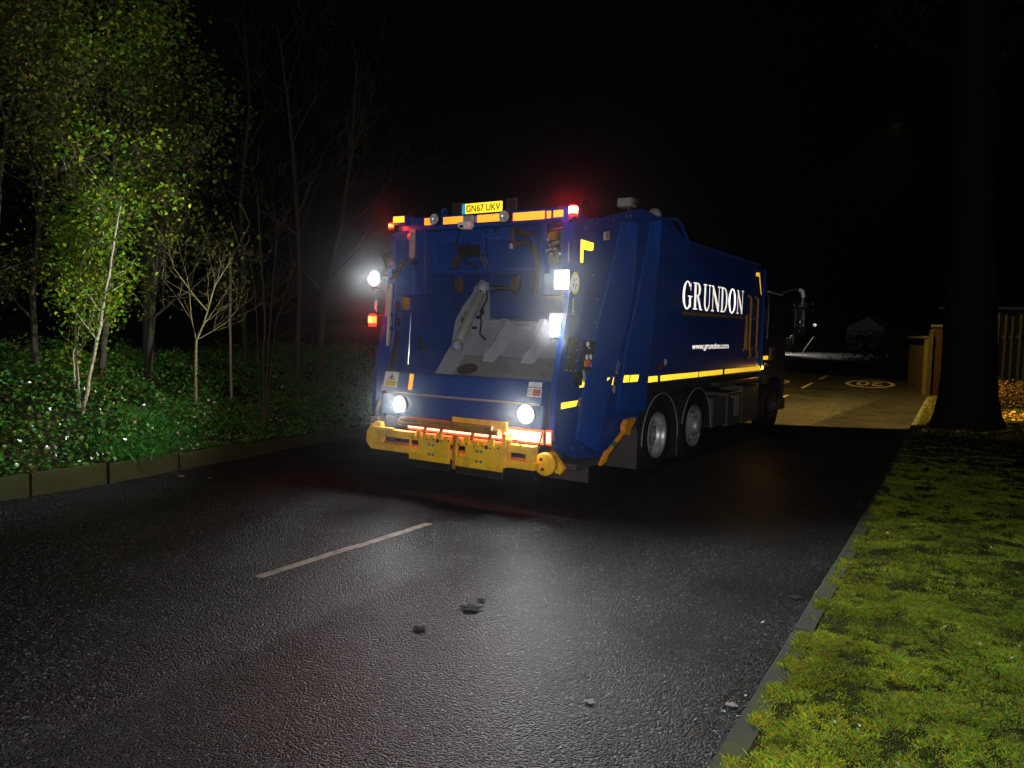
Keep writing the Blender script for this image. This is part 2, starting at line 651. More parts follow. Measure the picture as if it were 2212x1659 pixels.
# low kerb on the right
KERBR = mat('kerb_stone', (0.040, 0.046, 0.036), 0.9, spec=0.1, vary=0.3, scale=6, dirt=(0.06, 0.07, 0.015), dirt_amt=0.8, bump=0.1)
kb = B()
y = -14.0
while y < 90:
    L = 0.91
    ya, yb = y + 0.004, y + L - 0.004
    xa, xb = pieces(RKERB, ya), pieces(RKERB, yb)
    h = 0.085 + rk.uniform(-0.005, 0.005)
    vs = []
    for (yy, xx) in ((ya, xa), (yb, xb)):
        vs += [(xx, yy, -0.05), (xx + 0.006, yy, h - 0.025), (xx + 0.022, yy, h - 0.004), (xx + 0.125, yy, h), (xx + 0.125, yy, -0.05)]
    kb.add(vs, [(5, 6, 1, 0), (6, 7, 2, 1), (7, 8, 3, 2), (8, 9, 4, 3), (0, 1, 2, 3, 4), (9, 8, 7, 6, 5)], KERBR)
    y += L
tag(kb.build('kerb'), kind='structure')

# ------------------------------------------------------------------ terrain either side


def bank_h(x, y):
    s = pieces(LKERB, y) - 0.085 - x
    h = pieces([(-14, 0.24), (-2.2, 0.21), (-0.2, 0.17), (3, 0.14), (56, 0.12)], y)
    h += 0.40 * min(max(s, 0), 2.3) + 0.12 * max(min(s, 9) - 2.3, 0)
    h += 0.05 * math.sin(x * 2.1 + y * 0.7) * min(max(s, 0), 1) + 0.04 * math.sin(y * 1.9 - x) * min(max(s, 0), 1)
    return h


vs, fs = [], []
ss = [0, 0.2, 0.4, 0.7, 1.0, 1.4, 1.8, 2.3, 3, 4, 6, 9, 14, 22, 40]
yy = list(np.arange(-14, 56.1, 0.7))
for y in yy:
    for s in ss:
        x = pieces(LKERB, y) - 0.083 - s
        vs.append((x, y, bank_h(x, y) - 0.03))
n = len(ss)
for j in range(len(yy) - 1):
    for i in range(n - 1):
        fs.append((j * n + i, (j + 1) * n + i, (j + 1) * n + i + 1, j * n + i + 1))
mb = B()
mb.add(vs, fs, SOIL, True)
tag(mb.build('bank'), kind='structure')


def bump_h(x, y):
    s = x - pieces(RKERB, y) - 0.12
    h = 0.078 + 0.020 * max(min(s, 3.5), 0)
    k = min(max(s * 4, 0.25), 1)
    h += k * (0.030 * mnoise.noise(Vector((x * 2.3, y * 2.3, 4.1))) + 0.022 * mnoise.noise(Vector((x * 5.7, y * 5.7, 1.7))) + 0.010 * mnoise.noise(Vector((x * 14, y * 14, 0.3))))
    return h


MOSSSOIL = mat('mossy_soil', (0.014, 0.018, 0.003), 0.95, vary=0.6, scale=9.0, dirt=(0.02, 0.015, 0.01), dirt_amt=0.7, bump=0.6, bscale=60, spec=0.05)
vs, fs = [], []
ss = list(np.arange(0, 3.6, 0.06)) + [4, 5, 7, 10, 16, 30]
yy = list(np.arange(-6, 4, 0.06)) + list(np.arange(4, 30, 0.5)) + list(np.arange(30, 121, 5.0))
for y in yy:
    for s in ss:
        x = pieces(RKERB, y) + 0.122 + s
        vs.append((x, y, bump_h(x, y)))
n = len(ss)
for j in range(len(yy) - 1):
    for i in range(n - 1):
        fs.append((j * n + i, j * n + i + 1, (j + 1) * n + i + 1, (j + 1) * n + i))
mb = B()
mb.add(vs, fs, MOSSSOIL, True)
tag(mb.build('verge', fix=False), kind='structure')

# ------------------------------------------------------------------ road markings
PAINT = mat('road_paint', (0.22, 0.195, 0.145), 0.7, vary=0.3, scale=14, dirt=(0.03, 0.029, 0.027), dirt_amt=0.85, bump=0.1)
mk = B()


def cx_(y):
    return pieces(CENTRE, y)


def dash(y0, y1, w=0.10, jog=0.0, x=None):
    xa = cx_(y0) if x is None else x[0]
    xb = cx_(y1) if x is None else x[1]
    nseg = 8
    for i in range(nseg):
        t0, t1 = i / nseg, (i + 1) / nseg
        a, b = xa + (xb - xa) * t0, xa + (xb - xa) * t1
        j = jog if i >= nseg // 2 else 0
        mk.quad((a - w / 2 + j, y0 + (y1 - y0) * t0, 0.004), (a + w / 2 + j, y0 + (y1 - y0) * t0, 0.004), (b + w / 2 + j, y0 + (y1 - y0) * t1, 0.004), (b - w / 2 + j, y0 + (y1 - y0) * t1, 0.004), PAINT)


dash(-3.33, -1.34, 0.085, 0.018, (0.575, 0.535))
for y0 in (3.7, 9.6, 15.9, 21.5, 28.0, 34.2, 40.4):
    dash(y0, y0 + (1.9 if y0 < 20 else 3.6), 0.11)


def ring(cx, cy, rx, ry, wx, wy, rot, n=48):
    c, s = math.cos(rot), math.sin(rot)
    P = []
    for k in range(n):
        a = 2 * math.pi * k / n
        for (ax, ay) in ((rx, ry), (rx - wx, ry - wy)):
            px, py = ax * math.cos(a), ay * math.sin(a)
            P.append((cx + px * c - py * s, cy + px * s + py * c, 0.004))
    mk.add(P, [(2 * k, 2 * ((k + 1) % n), 2 * ((k + 1) % n) + 1, 2 * k + 1) for k in range(n)], PAINT)


def text_mesh(body, size=1.0, shear=0.0, bold=0.0, spacing=1.0):
    cu = bpy.data.curves.new('lettering', 'FONT')
    cu.body = body
    cu.size = size
    cu.shear = shear
    cu.offset = bold
    cu.space_character = spacing
    cu.resolution_u = 4
    o = bpy.data.objects.new('lettering', cu)
    COL.objects.link(o)
    dg = bpy.context.evaluated_depsgraph_get()
    me = bpy.data.meshes.new_from_object(o.evaluated_get(dg))
    v = np.array([p.co[:] for p in me.vertices])
    f = [tuple(p.vertices) for p in me.polygons]
    bpy.data.objects.remove(o)
    bpy.data.curves.remove(cu)
    bpy.data.meshes.remove(me)
    v = v[:, :2]
    lo, hi = v.min(0), v.max(0)
    return (v - lo) / (hi - lo), f, (hi - lo)


# speed roundel painted for oncoming traffic: upside down from here
RC = (0.12, 26.7)
ra = 0.125
ring(RC[0], RC[1], 0.90, 2.75, 0.16, 0.33, ra)
tv, tf, _ = text_mesh('20', bold=0.02)
c, s = math.cos(ra), math.sin(ra)
P = []
for (a, b) in tv:
    lx, ly = -(a - 0.5) * 0.98, -(b - 0.5) * 3.1
    P.append((RC[0] + lx * c - ly * s, RC[1] + lx * s + ly * c, 0.0045))
mk.add(P, tf, PAINT)
ring(-3.3, 24.3, 0.85, 2.1, 0.15, 0.3, 0.12)
tag(mk.build('road_marking'), kind='structure')

m_, n_, l_ = new_mat('wet_asphalt')
n_['Principled BSDF'].inputs['Base Color'].default_value = (0.008, 0.008, 0.008, 1)
n_['Principled BSDF'].inputs['Roughness'].default_value = 0.10
tc_ = n_.new('ShaderNodeTexCoord')
nz_ = n_.new('ShaderNodeTexNoise')
nz_.inputs['Scale'].default_value = 9.0
nz_.inputs['Detail'].default_value = 4
l_.new(tc_.outputs['Object'], nz_.inputs['Vector'])
b_ = n_.new('ShaderNodeBump')
b_.inputs['Strength'].default_value = 0.35
b_.inputs['Distance'].default_value = 0.02
l_.new(nz_.outputs[0], b_.inputs['Height'])
l_.new(b_.outputs[0], n_['Principled BSDF'].inputs['Normal'])
mb = B()
rp_ = random.Random(3)
q = ground(1692, 934)
P = [(q[0] + (0.28 + rp_.uniform(-.08, .08)) * math.cos(a), q[1] + (0.75 + rp_.uniform(-.2, .2)) * math.sin(a), 0.004) for a in np.linspace(0, 2 * math.pi, 20)[:-1]]
mb.add(P, [tuple(range(19))], m_)
tag(mb.build('puddle'), kind='structure')

# ------------------------------------------------------------------ refuse truck
truck = thing('refuse_truck', 'dark blue refuse collection lorry seen from behind, lamps lit, grey hopper open', 'refuse truck', (0, 3.5, 0))
SIDE = [(.05, 2.95), (.03, 2.58), (-.02, 2.15), (-.08, 1.85), (-.13, 1.65), (-.18, 1.45), (-.22, 1.2), (-.235, 1.0), (-.235, .86), (-.2, .74), (-.12, .64), (.02, .56), (.24, .49),
        (1.0, .43), (1.25, .56), (1.82, .8), (1.87, 1.04), (2.17, 3.3), (1.74, 3.33), (1.42, 3.26), (.66, 3.08)]
RIB1A = [(1.14, 3.1), (.98, 2.7), (.80, 2.31), (.62, 1.95), (.48, 1.6), (.30, 1.1), (.20, .70)]
RIB1B = [(1.36, 3.1), (1.35, 2.7), (1.31, 2.31), (1.18, 1.95), (.99, 1.6), (.74, 1.1), (.54, .54)]
RIB2A = [(1.97, 3.2), (1.80, 2.70), (1.63, 2.23), (1.40, 1.75), (1.25, 1.3), (1.17, .93)]
RIB2B = [(2.12, 3.24), (2.06, 2.70), (2.0, 2.23), (1.93, 1.75), (1.87, 1.3), (1.81, .90)]


def side_surface(y, z):
    """how far the tailgate side stands out at a point of its right-hand face"""
    for A, Bk, t0, t1 in ((RIB1A, RIB1B, .02, .12), (RIB2A, RIB2B, .015, .10)):
        ya = float(np.interp(z, [p[1] for p in A[::-1]], [p[0] for p in A[::-1]]))
        yb_ = float(np.interp(z, [p[1] for p in Bk[::-1]], [p[0] for p in Bk[::-1]]))
        if ya <= y <= yb_:
            return 1.2505 + t0 + (t1 - t0) * (y - ya) / (yb_ - ya)
    return 1.2505


for sx in (1, -1):
    mb = B()
    a, b = (1.19, 1.25) if sx > 0 else (-1.25, -1.19)
    mb.prism(SIDE, 'X', a, b, BLUE)
    s0, s1 = (1.2505, 1.30) if sx > 0 else (-1.30, -1.2505)

    def rib(rear, front, t0, t1):
        # a pressing that stands out more at its front edge than at its rear edge
        ln = list(zip(rear, front))
        vs = []
        for a_, b_ in ln:
            for (py, pz), t in ((a_, 0.0), ((a_[0] + .02, a_[1]), t0), ((b_[0] - .03, b_[1]), t1), (b_, 0.0)):
                vs.append((sx * (1.2505 + t), py, pz))
        fs = []
        for i in range(len(ln) - 1):
            for k in range(3):
                fs.append((i * 4 + k, i * 4 + k + 1, i * 4 + k + 5, i * 4 + k + 4))
        fs += [(0, 1, 2, 3), tuple(range(len(vs) - 4, len(vs)))]
        mb.add(vs, fs, BLUE)
    rib(RIB1A, RIB1B, .02, .12)
    rib(RIB2A, RIB2B, .015, .10)
    o = mb.build('tailgate_side', None, truck)

# body of the truck behind the tailgate
body = B()
prof = [(1.91, 1.2), (2.19, 3.3), (2.85, 3.37), (3.02, 3.34), (3.31, 3.13), (3.6, 3.11), (6.75, 3.08), (6.95, 3.02), (7.08, 1.2)]
hw = 1.25
for_a, for_b = [], []
n = len(prof)


def wx(z):
    return 1.25 if z < 2.95 else 1.25 - (z - 2.95) * 0.35


vs = [(wx(p[1]), p[0], p[1]) for p in prof] + [(-wx(p[1]), p[0], p[1]) for p in prof]
fs = [tuple(range(n)), tuple(range(n, 2 * n))[::-1]]
for i in range(n):
    j = (i + 1) % n
    fs.append((i, n + i, n + j, j))
body.add(vs, fs, BLUE)
body.tube([(1.235, 3.3, 3.1), (1.235, 6.75, 3.065)], 0.022, 6, BLUE)
body.tube([(1.235, 3.28, 3.12), (1.235, 3.0, 3.31), (1.235, 2.85, 3.345), (1.235, 2.2, 3.28)], 0.022, 6, BLUE)
body.box(1.246, 1.275, 6.99, 7.05, 1.25, 3.0, BLUE)
body_o = body.build('container_body', None, truck)

mb = B()
mb.cyl((1.1, 1.62, 3.33), (1.22, 1.62, 3.42), 0.05, 10, DARK)
mb.box(1.02, 1.2, 1.5, 1.66, 3.33, 3.43, GREYP)
mb.build('roof_hinge', None, truck)
mb = B()
mb.lathe([(0.0, 0.1), (0.05, 0.09), (0.085, 0.04), (0.09, 0.0)], (1.15, 2.32, 3.32), 'Z', 16, GREYP)
mb.build('roof_cap', None, truck)

# top beam with reflective orange strip
mb = B()
mb.box(-1.19, 1.19, 0.12, 0.34, 2.985, 3.135, BLUE)
mb.box(-1.19, 1.19, 0.34, 1.5, 3.02, 3.07, BLUED)
for xx in (-0.55, 0.42):
    mb.lathe([(0.045, -0.012), (0.045, 0.012), (0.022, 0.012), (0.022, -0.012), (0.045, -0.012)], (xx, 0.2, 3.19), 'Y', 14, BLUE)
mb.box(-0.42, -0.27, 0.17, 0.2, 3.14, 3.28, DARK)
mb.box(0.33, 0.46, 0.17, 0.2, 3.14, 3.28, DARK)
mb.build('top_beam', None, truck)
for x0, x1, z0, z1 in ((-0.78, -0.66, 3.04, 3.12), (-0.50, -0.11, 3.035, 3.115), (-0.02, 0.33, 3.03, 3.11), (0.46, 0.86, 3.02, 3.105), (0.885, 0.935, 3.025, 3.10), (0.965, 1.08, 3.03, 3.10)):
    mb = B()
    mb.box(x0, x1, 0.114, 0.119, z0, z1, TAPEO)
    mb.build('reflective_strip', None, truck)
mb = B()
mb.box(-1.19, -1.02, 0.03, 0.036, 3.08, 3.15, TAPEY)
mb.box(-1.2, -1.0, 0.038, 0.2, 3.05, 3.16, BLUE)
mb.build('corner_reflector', None, truck)

# number plate
mb = B()
mb.box(-0.20, 0.30, 0.13, 0.145, 3.135, 3.25, PLATEY)
plate = mb.build('number_plate', None, truck)
mb = B()
mb.box(-0.245, -0.202, 0.13, 0.145, 3.135, 3.25, PLATEB)
mb.build('plate_band', None, plate)
tv, tf, _ = text_mesh('GN67 UKV', bold=0.012)
mb = B()
mb.add([(-0.185 + a * 0.465, 0.1285, 3.155 + b * 0.075) for a, b in tv], tf, BLACK)
mb.build('plate_lettering', None, plate, fix=False)

# small unlit work lamps on the beam
for xx, zz in ((-0.58, 3.09), (0.39, 3.065)):
    mb = B()
    mb.lathe([(0.0, 0.0), (0.05, 0.002), (0.058, -0.02), (0.062, -0.035)], (xx, 0.08, zz), 'Y', 20, LENS)
    mb.lathe([(0.062, -0.036), (0.07, -0.03), (0.066, 0.03), (0.03, 0.06), (0.0, 0.06)], (xx, 0.08, zz), 'Y', 20, BLACK)
    mb.box(xx - 0.018, xx + 0.018, 0.1, 0.13, zz - 0.03, zz + 0.08, DARK)
    mb.build('work_lamp', None, truck)

# rear camera
mb = B()
mb.prism([(-0.20, 3.03), (-0.06, 3.03), (-0.06, 2.985), (-0.09, 2.955), (-0.17, 2.955), (-0.20, 2.985)], 'Y', 0.0, 0.11, WHITEP)
mb.box(-0.175, -0.125, -0.004, 0.01, 2.965, 2.995, BLACK)
mb.box(-0.15, -0.02, 0.02, 0.11, 3.03, 3.10, STEEL)
mb.build('reversing_camera', None, truck)

# columns either side of the upper opening
mb = B()
mb.box(-1.19, -0.90, 0.08, 0.30, 2.22, 2.98, BLUE)
mb.box(-0.90, -0.80, 0.16, 0.30, 2.24, 2.98, BLUED)
mb.box(-1.17, -1.0, 0.06, 0.08, 2.80, 2.97, BLUE)
mb.build('corner_column', None, truck)
mb = B()
mb.box(0.80, 0.86, 0.15, 0.30, 2.22, 2.98, BLUE)
mb.box(0.86, 1.19, 0.24, 0.30, 2.22, 2.98, BLUED)
mb.box(1.10, 1.19, 0.06, 0.24, 2.22, 2.98, BLUE)
mb.box(0.86, 1.10, 0.14, 0.24, 2.22, 2.45, BLUE)
mb.build('corner_column', None, truck)
# pale worn plate on the left column
mb = B()
mb.prism([(-0.97, 3.0), (-0.88, 3.0), (-0.88, 2.86), (-0.885, 2.68), (-0.90, 2.66), (-0.955, 2.66), (-0.965, 2.70), (-0.965, 2.85)], 'Y', 0.066, 0.078, GREYP)
mb.lathe([(0.0, 0.0), (0.05, 0.0), (0.055, 0.02)], (-0.94, 0.055, 2.91), 'Y', 16, GREYP)
mb.build('latch_plate', None, truck)

# valve block and its pipes in the right column
mb = B()
rr = random.Random(11)
mb.box(0.88, 1.08, 0.17, 0.23, 2.55, 2.93, BLACK)
for k in range(9):
    xx, zz = rr.uniform(0.9, 1.06), rr.uniform(2.58, 2.9)
    mb.cyl((xx, 0.17, zz), (xx, 0.12, zz), rr.uniform(0.012, 0.025), 8, DARK if k % 2 else GREYP)
mb.box(0.92, 1.0, 0.11, 0.16, 2.80, 2.88, YELD)
mb.tube([(0.94, 0.13, 2.95), (1.14, 0.03, 2.945)], 0.010, 8, CHROME)
mb.tube([(0.94, 0.13, 2.91), (1.14, 0.03, 2.905)], 0.010, 8, CHROME)
for k, (xa, za, xb, zb) in enumerate(((0.90, 2.86, 0.95, 2.72), (1.05, 2.84, 1.06, 2.66), (0.89, 2.76, 0.93, 2.64), (0.97, 2.74, 0.98, 2.62))):
    mb.tube([(xa, 0.13, za), (xb, 0.12, zb)], 0.007, 6, CHROME)
for xx, zz in ((0.9, 2.69), (0.94, 2.70), (1.0, 2.70), (1.06, 2.65), (0.91, 2.80)):
    mb.cyl((xx, 0.14, zz), (xx, 0.10, zz), 0.014, 10, LENS)
mb.build('valve_block', None, truck)

# inner walls of the hopper, back plate and roof
mb = B()
WALL = [(0.0, 1.25), (0.0, .82), (1.95, .82), (1.98, 3.0), (0.3, 3.0), (0.12, 2.0)]
mb.prism(WALL, 'X', -1.12, -1.1, BLUED)
mb.prism(WALL, 'X', 1.1, 1.12, BLUED)
mb.box(-1.1, 1.1, 1.96, 2.0, 1.6, 3.0, BLUED)
mb.tube([(-1.09, 0.22, 1.40), (-1.09, 0.26, 2.02)], 0.006, 5, CHROME)
mb.box(-1.097, -1.085, 0.40, 0.48, 1.55, 1.72, DARK)
mb.build('hopper_wall', None, truck)
mb = B()
mb.prism([(.70, 1.1), (.75, 1.27), (.95, 1.50), (1.08, 1.63), (1.12, 1.80), (1.16, 1.96), (1.32, 2.15), (1.52, 2.32), (1.58, 2.42), (1.72, 2.52), (1.88, 2.48), (1.93, 2.3), (1.94, 1.9), (1.5, 1.5), (1.25, 1.1)], 'X', -1.099, -1.092, STEEL)
mb.lathe([(0.0, 0.012), (0.045, 0.012), (0.05, 0.0)], (-1.092, 1.74, 2.08), 'X', 14, DARK)
mb.lathe([(0.0, 0.01), (0.035, 0.01), (0.04, 0.0)], (-1.092, 1.30, 1.96), 'X', 14, RUST)
mb.lathe([(0.0, 0.01), (0.03, 0.01), (0.034, 0.0)], (-1.092, 1.36, 2.05), 'X', 14, YELD)
mb.build('wear_plate', None, truck)

# sweep plate with raised ribs
mb = B()


def sp(s, x, h=0.0):
    """point on the sweep plate: s 0 at the foot .. 1 at the lip, h above it"""
    y0, z0, y1, z1 = 1.0, 1.17, 1.82, 1.875
    L = math.hypot(y1 - y0, z1 - z0)
    ny, nz = -(z1 - z0) / L, (y1 - y0) / L
    return (x, y0 + (y1 - y0) * s + ny * h, z0 + (z1 - z0) * s + nz * h)


for s0_, s1_, mm_ in ((0.0, 0.46, STEELD), (0.46, 1.0, STEEL)):
    mb.add([sp(s0_, -1.09), sp(s0_, 1.09), sp(s1_, 1.09), sp(s1_, -1.09), sp(s0_, -1.09, -.03), sp(s0_, 1.09, -.03), sp(s1_, 1.09, -.03), sp(s1_, -1.09, -.03)],
           [(0, 1, 2, 3), (7, 6, 5, 4), (0, 4, 5, 1), (1, 5, 6, 2), (2, 6, 7, 3), (3, 7, 4, 0)], mm_)
mb.strip([(1.0, 1.17), (0.6, 1.02), (0.2, 1.05), (0.0, 1.22)], 'X', -1.09, 1.09, 0.03, STEEL)
for cx in (-0.66, -0.06, 0.54):
    w0, w1 = 0.17, 0.045
    b0, b1, b2 = 0.36, 0.95, 0.97
    H = 0.20
    vs = [sp(b0, cx - w0 * .55), sp(b0, cx + w0 * .55), sp(b0 + .14, cx + w1, H * .75), sp(b0 + .05, cx - w1, H * .45),
          sp(b1, cx - w0), sp(b1, cx + w0), sp(b1, cx + w1, H), sp(b1, cx - w1, H)]
    mb.add(vs, [(0, 1, 2, 3), (3, 2, 6, 7), (0, 3, 7, 4), (1, 5, 6, 2), (4, 7, 6, 5)], STEEL)
mb.prism([(1.77, 1.86), (1.74, 1.90), (1.76, 1.93), (1.95, 1.99), (1.95, 1.86)], 'X', -1.09, 1.09, STEEL)
mb.box(-1.09, 1.09, 1.755, 1.775, 1.935, 1.965, STEEL)
o = mb.build('sweep_plate', None, truck)
mb = B()
mb.add([sp(.21 + .10 * math.sin(a), -0.90 + .16 * math.cos(a), 0.004) for a in np.linspace(0, 2 * math.pi, 22)[:-1]], [tuple(range(21))], RUST)  # flat dark oval standing in for a hole in the plate
mb.build('oval_hole_patch', None, o)

# packer ram on the left wall
mb = B()
pa, pb = Vector((-1.0, 1.63, 2.40)), Vector((-1.0, 1.05, 1.60))
d = (pb - pa).normalized()
mb.tube([pa + d * 0.10, pa + d * 0.13, pb - d * 0.16, pb - d * 0.15], [0.05, 0.066, 0.066, 0.055], 18, GREYP)
mb.tube([pa + d * 0.05, pa + d * 0.10], 0.035, 12, CHROME)
mb.tube([pb - d * 0.15, pb - d * 0.10], [0.07, 0.07], 16, STEEL)
mb.lathe([(0.03, -0.05), (0.062, -0.05), (0.062, 0.05), (0.03, 0.05)], pb - d * 0.03, 'X', 16, STEEL)
mb.lathe([(0.03, -0.06), (0.075, -0.06), (0.075, 0.06), (0.03, 0.06)], pa, 'X', 16, STEEL)
ram = mb.build('packer_ram', None, truck)
mb = B()
mb.tube([(-0.92, 1.60, 2.36), (-0.90, 1.58, 2.24), (-0.91, 1.45, 2.08), (-0.90, 1.46, 1.92), (-0.86, 1.38, 1.78), (-0.78, 1.40, 1.70)], 0.013, 6, BLACK)
mb.box(-0.96, -0.9, 1.42, 1.46, 1.98, 2.02, BLACK)
mb.box(-0.96, -0.9, 1.33, 1.37, 1.84, 1.88, BLACK)
mb.build('hose', None, ram)

# upper carriage: sloping blue plates, cross tube, pads
mb = B()
mb.add([(-0.80, .34, 3.0), (0.50, .34, 3.0), (0.62, .52, 2.52), (-0.80, .52, 2.52), (-0.80, .40, 3.0), (0.50, .40, 3.0), (0.62, .58, 2.52), (-0.80, .58, 2.52)],
       [(0, 1, 2, 3), (7, 6, 5, 4), (0, 4, 5, 1), (1, 5, 6, 2), (2, 6, 7, 3), (3, 7, 4, 0)], BLUED)
mb.tube([(-0.82, 0.49, 2.53), (0.63, 0.49, 2.51)], 0.033, 12, BLUE)
mb.prism([(0.50, 3.0), (0.56, 3.0), (0.70, 2.50), (0.62, 2.50)], 'Y', 0.36, 0.52, BLUE)
mb.prism([(-0.86, 3.0), (-0.80, 3.0), (-0.78, 2.50), (-0.84, 2.50)], 'Y', 0.36, 0.52, BLUE)
mb.box(-0.79, -0.26, 0.325, 0.36, 2.85, 3.0, BLUE)
mb.box(-0.26, -0.06, 0.315, 0.40, 2.70, 3.02, BLUED)
mb.box(-0.05, 0.30, 0.325, 0.36, 2.85, 3.0, BLUE)
for xx, zz, r in ((0.09, 2.965, 0.026), (-0.03, 2.95, 0.012), (-0.03, 2.87, 0.012)):
    mb.lathe([(0.0, -0.004), (r, -0.004), (r, 0.01)], (xx, 0.322, zz), 'Y', 14, BLACK)
for xx, zz in ((0.02, 2.88), (0.12, 2.88), (-0.5, 2.88), (-0.1, 2.93)):
    mb.lathe([(0.0, -0.008), (0.007, -0.006), (0.008, 0.0)], (xx, 0.324, zz), 'Y', 8, LENS)
mb.box(-0.42, -0.10, 0.30, 0.46, 2.69, 2.81, BLACK)
mb.prism([(-0.62, 2.56), (-0.54, 2.56), (-0.42, 2.72), (-0.50, 2.74)], 'Y', 0.395, 0.43, BRONZE)
mb.tube([(-0.40, 0.3, 3.0), (-0.44, 0.29, 2.85), (-0.42, 0.32, 2.72), (-0.34, 0.38, 2.62), (-0.24, 0.45, 2.55)], 0.012, 6, BLACK)
carr = mb.build('packer_carriage', None, truck)
mb = B()
mb.tube([(-0.15, 0.37, 2.70), (-0.13, 0.46, 2.55)], 0.018, 10, CHROME)
mb.tube([(-0.10, 0.37, 2.70), (-0.08, 0.46, 2.55)], 0.018, 10, CHROME)
mb.build('chrome_rod', None, carr)
for xx in (-0.56, 0.25):
    mb = B()
    for k in range(1):
        vs = []
        n = 18
        for (sc, yy) in ((1.0, 0.54), (1.0, 0.50), (0.75, 0.48)):
            for i in range(n):
                a = 2 * math.pi * i / n
                vs.append((xx + 0.06 * sc * math.cos(a), yy, 2.37 + 0.10 * sc * math.sin(a)))
        fs = [(r * n + i, r * n + (i + 1) % n, (r + 1) * n + (i + 1) % n, (r + 1) * n + i) for r in range(2) for i in range(n)] + [tuple(range(2 * n, 3 * n))]
        mb.add(vs, fs, RUST)
    mb.box(xx - 0.05, xx + 0.05, 0.50, 0.56, 2.42, 2.52, BLUED)
    mb.build('guide_pad', None, carr)
mb = B()
mb.tube([(-0.15, 0.62, 2.34), (0.24, 0.56, 2.32)], 0.022, 8, BLACK)
mb.tube([(-0.17, 0.62, 2.345), (-0.08, 0.61, 2.34)], 0.026, 10, CHROME)
mb.build('pivot_bar', None, carr)
# brown linkage at the right of the carriage
mb = B()
mb.tube([(0.34, 0.30, 2.98), (0.40, 0.28, 2.93), (0.50, 0.28, 2.92), (0.60, 0.30, 2.90)], 0.028, 8, RUST)
mb.tube([(0.36, 0.28, 2.95), (0.35, 0.28, 2.84), (0.40, 0.29, 2.78), (0.52, 0.30, 2.82), (0.60, 0.30, 2.74)], 0.030, 8, BRONZE)
mb.tube([(0.42, 0.27, 2.94), (0.52, 0.27, 2.86), (0.60, 0.28, 2.78)], 0.022, 8, BLACK)
mb.tube([(0.62, 0.30, 2.76), (0.66, 0.34, 2.55), (0.60, 0.4, 2.36), (0.52, 0.5, 2.26)], 0.030, 8, BRONZE)
mb.box(0.33, 0.36, 0.25, 0.29, 2.74, 2.80, LENS)
mb.build('hydraulic_linkage', None, truck)

# hopper tailboard, fold line, sill
mb = B()
PAN = [(-.10, 1.335), (-.19, 1.315), (-.235, 1.105), (-.205, 1.075), (-.215, .83), (-.12, .74), (.05, .74), (.05, 1.25)]
mb.prism(PAN, 'X', -1.10, 1.09, BLUE)
mb.box(-1.02, 1.06, -0.243, -0.225, 1.078, 1.098, GREYP)
mb.build('tailboard', None, truck)
for sx in (1, -1):
    mb = B()
    ln = [(.09, 1.68), (.03, 1.48), (-.05, 1.22), (-.11, .95), (-.11, .78), (-.03, .62), (.12, .5)]
    mb.strip(ln, 'X', *((1.095, 1.185) if sx > 0 else (-1.185, -1.105)), -0.03, BRONZE)
    mb.build('hopper_edge_strip', None, truck)

# signs on the tailboard
mb = B()
yb = -.2185


def tb(x, z, e=0.0):
    """point on the tailboard's upper face"""
    t = (z - 1.105) / (1.315 - 1.105)
    return (x, -.235 + .045 * t - 0.004 - e, z)


def tq(x0, x1, z0, z1, m, e=0.0):
    mb.quad(tb(x0, z0, e), tb(x1, z0, e), tb(x1, z1, e), tb(x0, z1, e), m)


tq(-1.08, -0.865, 1.15, 1.325, SIGNW)
tq(-1.055, -0.885, 1.158, 1.225, SIGNY, 0.001)
mb.add([tb(-1.02, 1.235, .001), tb(-0.92, 1.235, .001), tb(-0.97, 1.312, .001)], [(0, 1, 2)], BLACK)
mb.add([tb(-1.006, 1.241, .002), tb(-0.934, 1.241, .002), tb(-0.97, 1.300, .002)], [(0, 1, 2)], SIGNY)
mb.add([tb(-0.985, 1.25, .003), tb(-0.958, 1.25, .003), tb(-0.955, 1.275, .003), tb(-0.97, 1.287, .003), tb(-0.982, 1.27, .003)], [(0, 1, 2, 3, 4)], BLACK)
for zz in (1.205, 1.178):
    tv, tf, _ = text_mesh('DANGER' if zz > 1.19 else 'KEEP CLEAR')
    mb.add([tb(-1.04 + a * 0.14, zz - .006 + b * 0.014, .002) for a, b in tv], tf, BLACK)
mb.build('warning_sign', None, truck, fix=False)
mb = B()
tq(0.91, 1.07, 1.265, 1.315, SIGNW)
tq(0.905, 1.075, 1.165, 1.255, SIGNW)
tq(0.972, 1.065, 1.175, 1.245, SIGNR, .001)
for k in range(18):
    a0, a1 = 2 * math.pi * k / 18, 2 * math.pi * (k + 1) / 18
    mb.quad(*[tb(0.938 + r * math.cos(a), 1.21 + r * math.sin(a) * 1.15, .001) for r, a in ((0.022, a0), (0.022, a1), (0.028, a1), (0.028, a0))], BLACK)
mb.quad(tb(0.921, 1.228, .0012), tb(0.925, 1.232, .0012), tb(0.955, 1.192, .0012), tb(0.951, 1.188, .0012), BLACK)
for zz, ln in ((1.300, 0.05), (1.282, 0.12)):
    mb.quad(tb(0.99 - ln / 2, zz - .004, .001), tb(0.99 + ln / 2, zz - .004, .001), tb(0.99 + ln / 2, zz + .002, .001), tb(0.99 - ln / 2, zz + .002, .001), GREYP)
for k in range(4):
    zz = 1.19 + k * .015
    mb.quad(tb(0.982, zz, .002), tb(1.055, zz, .002), tb(1.055, zz + .004, .002), tb(0.982, zz + .004, .002), SIGNO)
mb.build('warning_sign', None, truck, fix=False)
mb = B()
tq(-0.70, -0.64, 1.135, 1.315, TAPEO)
mb.build('reflective_strip', None, truck, fix=False)

